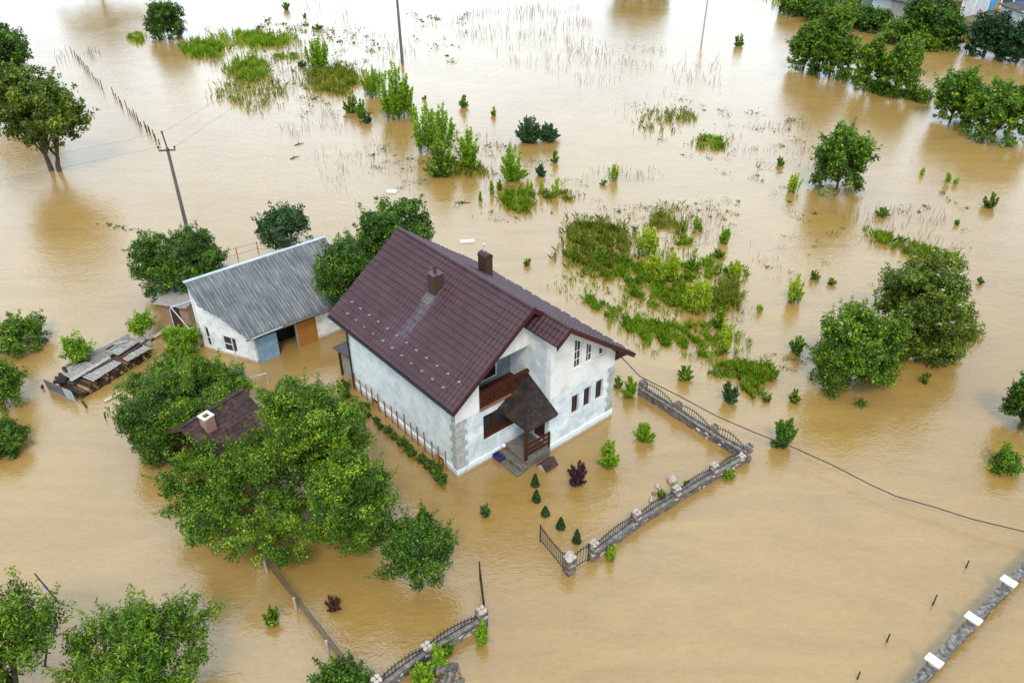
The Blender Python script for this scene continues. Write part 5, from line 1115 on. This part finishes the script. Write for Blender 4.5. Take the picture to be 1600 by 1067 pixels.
# clipped conifers in the yard
def cone(label, px, py, pt, wpx):
    c = at(px, py); h = max(.5, hgt(px, py, pt)); q = c - CAMP; Rr = wpx / 2 / (FPX / (q.y * cT - q.z * sT)); rng = nrng(); k = 900
    t = rng.random(k) ** 1.3; a = rng.uniform(0, 6.283, k); rr = Rr * (1 - t) ** .75 * (.55 + .5 * rng.random(k)) + .02; P = np.stack([np.cos(a) * rr, np.sin(a) * rr, t * h], 1)
    tag(obj('conifer', np_quads('conifer_needles', leaves(P, np.stack([np.cos(a), np.sin(a), np.full(k, .5)], 1), .085, rng, .45), rng.uniform(.1, .8, k)), M['conifer'], None, c), label, 'conifer', 'clipped conifers in the yard')
cone('tall narrow conifer, first of five from the porch', 836, 758, 740, 13); cone('narrow conifer, second of five from the porch', 838, 782, 765, 14); cone('squat conifer, middle of the five', 852, 804, 791, 14)
cone('squat conifer, fourth of five from the porch', 876, 824, 808, 15); cone('conifer nearest the open driveway gate', 901, 846, 827, 14)
# bedding plants along the long wall
rng = nrng(); P, NB, T, C_ = clump_crown(.42, .30, 0, .10, rng, rc=.17)
bed = tag(obj('bedding_plant', np_quads('bedding_leaves', leaves(P, NB, .10, rng), T), M['leaf_dark'], None, house_pt(-.72, 9.9)), 'low dark green bedding plant in the row along the long white wall', 'plant', 'bedding plants along the long white wall')
for j in range(1, 17): dup(bed, house_pt(-.78 + rs.uniform(-.12, .12), 9.9 - j * .60 + rs.uniform(-.1, .1)), rs.uniform(0, 6), (rs.uniform(.45, .85),) * 3)
# white roses etc.: stones of the rockery
for px, py, r, lab in ((1050, 752, .26, 'round white boulder at the top of the rockery'), (1027, 760, .14, 'small white stone at the left of the rockery'), (1018, 782, .14, 'pink brown stone at the front left of the rockery'), (1036, 770, .16, 'grey stone in the middle of the rockery'), (1022, 772, .11, 'small grey stone at the left of the rockery'), (1050, 780, .15, 'dark stone against the front fence in the rockery')):
    tag(MB().blob((0, 0, 0), (r, r * 1.1, r * .8), int(px), 9, 6, .22).put('stone', M['cap'] if 'white' in lab or 'pink' in lab else M['coping'], None, at(px, py) + Vector((0, 0, r * .3)), smooth=True), lab, 'stone')
rr = random.Random(5); hb = MB()
for j in range(60):
    q = rr.random() ** .5; a = rr.uniform(0, 6.28); hb.blob((.85 * q * math.cos(a), .6 * q * math.sin(a), .38 * (1 - q) + rr.uniform(-.05, .05)), rr.uniform(.07, .17), j, 6, 4, .3)
tag(hb.put('rubble_heap', M['cap_dark'], None, at(690, 1056)), 'heap of rubble against the outside of the lower stone fence', 'rubble')

# ------------------------------------------------------------------ grass islands and dead stalks (uncountable)
def inside(poly, x, y):
    c = np.zeros(len(x), bool); n = len(poly)
    for i in range(n):
        (x0, y0), (x1, y1) = poly[i], poly[(i + 1) % n]; hit = ((y0 > y) != (y1 > y)) & (x < (x1 - x0) * (y - y0) / (y1 - y0 + 1e-9) + x0); c ^= hit
    return c
def ground_pts(poly, n, rng, gap=.5, fr=.35):
    W = np.array([at(x, y)[:2] for x, y in poly]); lo, hi = W.min(0), W.max(0); out = []; ph = rng.uniform(0, 6.28, 6); k = rng.normal(0, 1, (6, 2)) * fr * 2.2
    while sum(len(o) for o in out) < n:
        p = rng.uniform(lo, hi, (n * 2, 2)); p = p[inside(W.tolist(), p[:, 0], p[:, 1])]; f = np.cos(p @ k.T + ph).mean(1) * 1.9; p = p[f + rng.normal(0, .12, len(p)) > gap - .45]; out.append(p)
        if len(out) > 60: break
    return np.concatenate(out)[:n], W
def grass(label, poly, n, h, m='grass', wid=.035, gap=.45, lean=.95, fr=1.1, leafy=.0):
    rng = nrng(); cx0 = sum(q[0] for q in poly) / len(poly); cy0 = sum(q[1] for q in poly) / len(poly)
    big = [(cx0 + (x - cx0) * 1.38, cy0 + (y - cy0) * 1.38) for x, y in poly]
    p, W = ground_pts(poly, n * 6 // 10, rng, gap + .06, fr * 1.3); p2, _ = ground_pts(big, n // 5, rng, min(.75, gap + .15), fr * 2.2); p = np.concatenate([p, p2]); k = len(p); c = W.mean(0); p = p - c
    H = h * rng.uniform(.45, 1.15, k); a = rng.uniform(0, 6.28, k); ln = rng.uniform(0, lean, k) * H; d = np.stack([np.cos(a), np.sin(a)], 1); sd_ = np.stack([-np.sin(a), np.cos(a)], 1) * (wid * rng.uniform(.6, 1.4, (k, 1)))
    z0 = np.full((k, 1), -.05); mid = np.concatenate([p + d * (ln * .35)[:, None], (H * .6)[:, None]], 1); tip = np.concatenate([p + d * ln[:, None], H[:, None]], 1)
    s3 = np.concatenate([sd_, np.zeros((k, 1))], 1); b0 = np.concatenate([p, z0], 1)
    V = np.stack([b0 - s3 * .6, b0 + s3 * .6, mid + s3 * .8, tip, mid - s3 * .8], 1)
    t = rng.normal(.45, .2, k) + .25 * np.cos(p @ np.array([2.1, 1.3])) * np.cos(p @ np.array([-.9, 1.7]))
    o = obj('grass', np_quads('grass_blades', V, t, 5), M[m], None, (c[0], c[1], 0)); return tag(o, label, 'grass', None, 'stuff')
def ell(x0, y0, x1, y1, n=14, seed=1):
    r = random.Random(seed + int(x0)); return [((x0 + x1) / 2 + (x1 - x0) / 2 * math.cos(2 * math.pi * i / n) * r.uniform(.78, 1.08), (y0 + y1) / 2 + (y1 - y0) / 2 * math.sin(2 * math.pi * i / n) * r.uniform(.78, 1.08)) for i in range(n)]
grass('tall olive green reed grass island right of the house roof', ell(876, 345, 984, 425), 5200, .58, 'grass_olive', .03)
grass('bright grass at the left shore of the yellow green shrubs', ell(918, 404, 992, 436), 1500, .5, 'grass', .03)
grass('large green grass island around the yellow green shrubs', ell(972, 400, 1152, 490), 6500, .45, 'grass', .035, .50)
grass('long bright green grass patch below the grass island', [(975, 500), (1010, 500), (1060, 510), (1110, 508), (1142, 530), (1140, 552), (1110, 560), (1040, 556), (1005, 540), (980, 520)], 4000, .38, 'grass', .035, .55)
grass('thin green grass tail behind the far eave of the roof', [(905, 470), (925, 468), (985, 492), (1010, 512), (980, 515)], 900, .4, 'grass', .03, .6)
grass('green grass patch beyond the back corner of the fence, left part', ell(1112, 566, 1182, 592), 1100, .42, 'grass', .03, .5)
grass('green grass patch beyond the back corner of the fence, lower part', [(1140, 588), (1160, 582), (1186, 598), (1202, 628), (1186, 632), (1164, 610)], 850, .42, 'grass', .03, .55)
grass('green grass tuft at the right of the grass patch beyond the fence', ell(1174, 572, 1210, 600), 800, .55, 'grass', .03, .3)
grass('long low grass bank near the top, left of the strip', ell(286, 66, 352, 92), 2400, .8, 'grass', .07, .4)
grass('grass bank near the top edge, right of the long low one', ell(342, 50, 460, 76), 2600, .7, 'grass', .07, .45)
grass('dark grass clump below the grass bank near the top', ell(358, 92, 420, 128), 1800, .7, 'grass', .06, .5)
grass('thin grass line beside the upright thicket', ell(424, 84, 476, 94), 500, .4, 'grass', .05, .4)
grass('olive weeds at the foot of the upright thicket', ell(478, 106, 560, 148), 2600, .7, 'grass_olive', .05, .5)
grass('weeds on the left of the overgrown strip', ell(340, 120, 450, 172), 900, .6, 'grass_olive', .05, .62)
grass('round grass tussock below the slim sapling row', ell(786, 298, 836, 334), 1700, .55, 'grass', .035, .3)
grass('small grass tussocks under the slim sapling row', ell(836, 296, 905, 316), 500, .4, 'grass_olive', .04, .6)
grass('grass below the pale thickets by the spire', ell(690, 254, 760, 280), 900, .45, 'grass_olive', .04, .5)
grass('low grass tuft far out above the isolated tree', ell(1084, 214, 1132, 236), 700, .5, 'grass', .05, .45)
grass('thin weeds above the low far out tuft', ell(1030, 172, 1090, 196), 350, .5, 'grass_olive', .04, .6)
grass('sparse weeds left of the low far out tuft', ell(990, 168, 1068, 214), 300, .5, 'grass_olive', .04, .65)
grass('grass line leading to the flowering elder', [(1364, 364), (1384, 370), (1440, 388), (1486, 398), (1486, 408), (1430, 402), (1376, 382)], 1500, .55, 'grass', .04, .5)
grass('weeds between the two saplings above the grass island', ell(1010, 320, 1080, 385), 900, .45, 'grass_olive', .035, .62)
grass('low grass tuft below the two small saplings', ell(1056, 372, 1082, 384), 400, .4, 'grass', .035, .3)
grass('weeds along the right edge of the grass island', ell(1112, 448, 1156, 490), 1100, .6, 'grass_olive', .035, .45)
grass('low weeds at the foot of the near top bush', ell(200, 52, 228, 68), 500, .5, 'grass', .06, .3)
grass('sparse floating weeds in front of the grass island', ell(860, 425, 960, 470), 200, .3, 'grass', .035, .7)
grass('grass under the flowering elder', ell(1395, 500, 1455, 560), 1500, .9, 'grass', .04, .3)
grass('grass along the foot of the right poplars', [(1300, 108), (1345, 122), (1400, 140), (1460, 150), (1450, 158), (1395, 150), (1320, 124)], 1200, .6, 'grass', .07, .4)
grass('bright grass slope of the far bank', [(1214, -4), (1250, 16), (1310, 26), (1370, 44), (1430, 66), (1470, 70), (1480, 40), (1400, 20), (1340, -4)], 5200, .7, 'grass', .10, .2)
grass('dry weeds along the shore right of the right elder', ell(1485, 500, 1530, 548), 250, .5, 'grass_olive', .03, .6)
def reeds(label, areas, h=.75, r=.016):
    rng = nrng(); V = []; c0 = at(*areas[0][0][0])
    for poly, n, hh in areas:
        p, W = ground_pts(poly, n, rng, .52, .25); k = len(p); d = (np.hypot(p[:, 0], p[:, 1]) / 60.0)[:, None]; rr = r * np.clip(d, .7, 1.9)
        H = hh * rng.uniform(.25, 1.2, (k, 1)); a = rng.uniform(0, 6.28, k); tl = rng.random((k, 1)) ** 2 * .8; t = np.stack([np.cos(a), np.sin(a)], 1) * tl * H
        b = np.concatenate([p - np.array([c0.x, c0.y]), np.full((k, 1), -.1)], 1); e = np.concatenate([b[:, :2] + t, H], 1)
        for j in range(3):
            a0, a1 = 2 * math.pi * j / 3, 2 * math.pi * (j + 1) / 3; o0 = np.concatenate([math.cos(a0) * rr, math.sin(a0) * rr, rr * 0], 1); o1 = np.concatenate([math.cos(a1) * rr, math.sin(a1) * rr, rr * 0], 1)
            V.append(np.stack([b + o0, b + o1, e + o1 * .5, e + o0 * .5], 1))
    return tag(obj('dead_reeds', np_quads('reed_stalks', np.concatenate(V)), M['reed'], None, (c0.x, c0.y, 0)), label, 'reeds', None, 'stuff')
reeds('thin dead reed stalks sticking out of the flood left of the pale thickets', [([(330, 95), (470, 70), (560, 120), (560, 200), (480, 220), (400, 190)], 495, .8), ([(400, 0), (560, 0), (560, 40), (490, 42)], 39, 1.9), ([(280, 60), (340, 80), (380, 150), (330, 140)], 105, .8), ([(480, 215), (640, 200), (660, 330), (520, 330)], 165, .5)])
reeds('thin dead reed stalks across the upper middle of the flood', [([(640, 25), (900, 5), (960, 90), (900, 140), (760, 80)], 390, .9), ([(880, 60), (1120, 90), (1140, 170), (1000, 200), (900, 140)], 195, .8), ([(560, 50), (640, 60), (660, 110), (600, 100)], 60, .8)])
reeds('thin dead reed stalks around the saplings in the middle of the flood', [([(700, 200), (880, 240), (900, 330), (760, 340), (680, 280)], 255, .5), ([(880, 260), (1000, 230), (1060, 300), (960, 340)], 90, .5), ([(980, 330), (1160, 320), (1180, 420), (1040, 420)], 225, .5), ([(860, 400), (900, 390), (990, 480), (930, 470)], 90, .5), ([(1100, 480), (1180, 470), (1180, 500), (1120, 510)], 45, .5)])
reeds('thin dead reed stalks towards the right edge of the flood', [([(1120, 200), (1260, 190), (1290, 300), (1180, 260)], 90, .6), ([(1280, 320), (1500, 330), (1500, 400), (1360, 400)], 195, .6), ([(1180, 400), (1290, 410), (1280, 450), (1200, 440)], 45, .5), ([(70, 80), (160, 78), (150, 100), (80, 100)], 36, .9), ([(230, 50), (330, 28), (330, 50), (260, 70)], 36, .8)])
def sprigs(label, areas, m='leaf_mid'):
    rng = nrng(); c0 = at(*areas[0][0][0]); V = []; T = []
    for poly, n in areas:
        p, W = ground_pts(poly, n, rng, .5, .4)
        for q in p:
            k = int(rng.integers(3, 26)); d = np.hypot(*q) / 60; r = rng.uniform(.05, .34) * d; lf = rng.uniform(.09, .15) * max(.7, d)
            P = np.array([q[0] - c0.x, q[1] - c0.y, .03]) + rng.normal(0, 1, (k, 3)) * np.array([r, r, r * .5]); P[:, 2] = np.abs(P[:, 2]); V.append(leaves(P, np.tile([0, 0, .8], (k, 1)), lf, rng)); T.append(rng.uniform(.1, .75) + rng.normal(0, .12, k))
    return tag(obj('water_weeds', np_quads('weed_leaves', np.concatenate(V), np.concatenate(T)), M[m], None, (c0.x, c0.y, 0)), label, 'weeds', None, 'stuff')
sprigs('scattered tiny weed tips in the flood between the house and the pale thickets', [([(520, 230), (700, 200), (900, 250), (940, 330), (800, 350), (680, 330)], 130), ([(860, 330), (1160, 310), (1200, 500), (1000, 510), (900, 450)], 170)])
sprigs('scattered tiny weed tips along the overgrown strip at the top', [([(400, 30), (560, 40), (640, 110), (600, 210), (480, 190), (390, 120)], 190), ([(640, 20), (760, 20), (700, 130), (650, 90)], 24)], 'leaf_olive')
sprigs('scattered tiny weed tips in the open flood at upper right', [([(980, 150), (1260, 170), (1260, 300), (1120, 280), (1000, 220)], 70), ([(1180, 300), (1520, 300), (1520, 440), (1300, 450), (1180, 420)], 60), ([(1140, 540), (1260, 560), (1240, 640), (1150, 640)], 30)], 'leaf_olive')
# floating rubbish and driftwood
for px, py, l, wd, lab, m in ((612, 300, .9, .5, 'white foam block adrift above the tall walnut tree', 'white'), (730, 378, 1.1, .35, 'pale board adrift just behind the roof ridge', 'white'), (1437, 556, 1.7, .35, 'long white foam strip floating below the flowering elder', 'white'), (1166, 595, .6, .32, 'white foam piece in the grass beyond the fence', 'white'), (1332, 590, .35, .28, 'small white container under the dark elder', 'white'), (1345, 12, 1.4, .9, 'pale debris on the far bank before the rusty wall', 'wood_pale')):
    r = at(px, py); MBX = MB().box(-l / 2, l / 2, -wd / 2, wd / 2, -.05, .09); MBX.box(-l / 2 + .05, l / 2 - .08, -wd / 2 + .04, wd / 2 - .06, .092, .13)
    tag(MBX.put('foam_board', M[m], None, r + Vector((0, 0, .02)), R(px % 50 - 20), bevel=.02), lab, 'debris')
for px, py, lab in ((460, 247, 'small forked driftwood afloat left of the spire thicket'), (467, 226, 'thin driftwood just above the forked one'), (632, 283, 'small dark twig afloat below the pale thickets'), (725, 318, 'dark driftwood bits behind the house'), (372, 838, 'small dark twig in the water beside the mesh fence'), (354, 872, 'tiny floating twig left of the mesh fence')):
    q = at(px, py); rr = random.Random(px); mb = MB().tube([(-.5, 0, .03), (0, .06, .06), (.55, -.05, .05)], [.03, .05, .02], 6).tube([(0, .06, .06), (.2, .4, .2)], [.035, .012], 5).tube([(-.1, .03, .05), (-.3, -.3, .12)], [.03, .012], 5)
    dw = tag(mb.put('driftwood', M['debris'], None, q, rr.uniform(0, 3)), lab, 'driftwood')
    if 'twig' in lab: dw.scale = (.32, .32, .5)
o = at(215, 372); rng = nrng(); k = 60; t = rng.random(k); P = np.stack([-3.6 + 8 * t, 2.4 - 3.0 * t, 0 * t], 1) + rng.normal(0, .22, (k, 3)) * np.array([1, 1, 0]) + np.array([0, 0, .06])
tag(obj('floating_leaves', np_quads('floating_leaf', leaves(P, np.tile([0, 0, 2.], (k, 1)), .26, rng, .8, .4), rng.uniform(.2, .7, k)), M['leaf_dark'], None, o), 'broken line of floating leaf clumps below the two trunked tree', 'floating leaves', None, 'stuff')

# ------------------------------------------------------------------ far bank and garages
front = [at(x, y) for x, y in ((1180, -40), (1206, -6), (1245, 20), (1300, 33), (1345, 46), (1400, 63), (1450, 74), (1480, 74), (1488, 60), (1484, 50), (1512, 52), (1522, 72), (1570, 88), (1640, 96))]
mb = MB(); n = len(front); back = [Vector((p.x + 30, 230, 0)) for p in front]
rows = [[(p.x, p.y - 1.2, -.4) for p in front], [(p.x, p.y, .10) for p in front], [(p.x + .5, p.y + 2.5, .55) for p in front], [(p.x + 2, p.y + 9, .8) for p in front], [(p.x, p.y, .8) for p in back]]
for r in rows: mb.v += r
for i in range(4):
    for j in range(n - 1): a = i * n + j; mb.f.append((a, a + 1, a + n + 1, a + n))
bk = mb.put('far_bank', mat_noise('trampled_bank_soil', [(.3, (.10, .085, .04)), (.5, (.16, .14, .06)), (.7, (.24, .20, .13))], .4, .95), smooth=True)
tag(bk, 'raised earth and grass bank carrying the garages at upper right', 'bank', None, 'structure')
# low building with rusty, green, white and beige wall
q0, q1 = at(1312, 8, .7), at(1414, 34, .7); dq = (q1 - q0); Lq = dq.length; ang = math.atan2(dq.y, dq.x)
gb = empty('garage_block', (q0.x, q0.y, .7), ang, 'low garage block with rusty, greenish, white and beige walls on the far bank', 'garage')
for a, b, m, lab in ((0, .34, 'paint_rust', 'rust brown wall'), (.34, .48, 'paint_teal', 'greenish metal wall'), (.48, .76, 'paint_white', 'white wall'), (.76, 1, 'beige_wall', 'beige end wall')):
    o = MB().box(a * Lq, b * Lq - .01, -.1 if m != 'paint_teal' else -.3, 5.5, -.8, 2.5).put('wall', M[m], gb); o['label'] = lab
MB().hexa([(-.3, -.5, 2.52), (Lq + .3, -.5, 2.52), (Lq + .3, 6, 2.75), (-.3, 6, 2.75), (-.3, -.5, 2.68), (Lq + .3, -.5, 2.68), (Lq + .3, 6, 2.95), (-.3, 6, 2.95)]).put('roof', M['felt'], gb)
r0, r1 = at(1476, 34, .75), at(1640, -2, .75); dr = r1 - r0; Lr = dr.length; ang = math.atan2(dr.y, dr.x)
gr = empty('garage_row', (r0.x, r0.y, .75), ang, 'long row of garages with white, sky blue, green and blue doors', 'garage')
MB().box(0, Lr, .06, 6, -.8, 2.9).put('wall', M['wall_cream'], gr)
MB().hexa([(-.3, -.35, 2.93), (Lr + .3, -.35, 2.93), (Lr + .3, 6.4, 3.15), (-.3, 6.4, 3.15), (-.3, -.35, 3.06), (Lr + .3, -.35, 3.06), (Lr + .3, 6.4, 3.3), (-.3, 6.4, 3.3)]).put('roof', M['felt'], gr)
dm_ = ['paint_rust', 'paint_white', 'paint_white', 'paint_sky', 'paint_green', 'paint_blue', 'paint_blue', 'paint_rust']; nd = len(dm_)
for i, m in enumerate(dm_):
    a = .3 + i * (Lr - .3) / nd; b = a + (Lr - .3) / nd - .65
    o = MB().box(a, (a + b) / 2 - .02, -.02, .055, -.1, 2.55).box((a + b) / 2 + .02, b, -.02, .055, -.1, 2.55).box(a, b, -.012, .05, 2.2, 2.26).put('door', M[m], gr); o['label'] = {'paint_rust': 'rusty garage door', 'paint_white': 'white garage door', 'paint_sky': 'sky blue garage door', 'paint_green': 'dark green garage door', 'paint_blue': 'deep blue garage door'}[m]
    if m == 'paint_sky':
        p = MB(); p.add([(b - 1.9, -.05, -.1), (b, -.05, -.1), (b, -.05, 1.9), (b - .1, -.05, 1.9), (b - 1.9, -.025, -.1), (b, -.025, -.1), (b, -.025, 1.9), (b - .1, -.025, 1.9)], [(0, 1, 2, 3), (7, 6, 5, 4), (0, 4, 5, 1), (1, 5, 6, 2), (2, 6, 7, 3), (3, 7, 4, 0)]); p.put('panel', M['paint_orange'], o)
s0_ = at(1592, 38, .7); sh2 = empty('low_shed', s0_, R(20), 'low white walled shed with dark felt roof at the right edge', 'shed')
MB().box(0, 6, 0, 4, -.8, 1.7).put('wall', M['paint_white'], sh2); MB().hexa([(-.3, -.4, 1.5), (6.3, -.4, 1.5), (6.3, 4.3, 2.0), (-.3, 4.3, 2.0), (-.3, -.4, 1.62), (6.3, -.4, 1.62), (6.3, 4.3, 2.12), (-.3, 4.3, 2.12)]).put('roof', M['felt'], sh2)
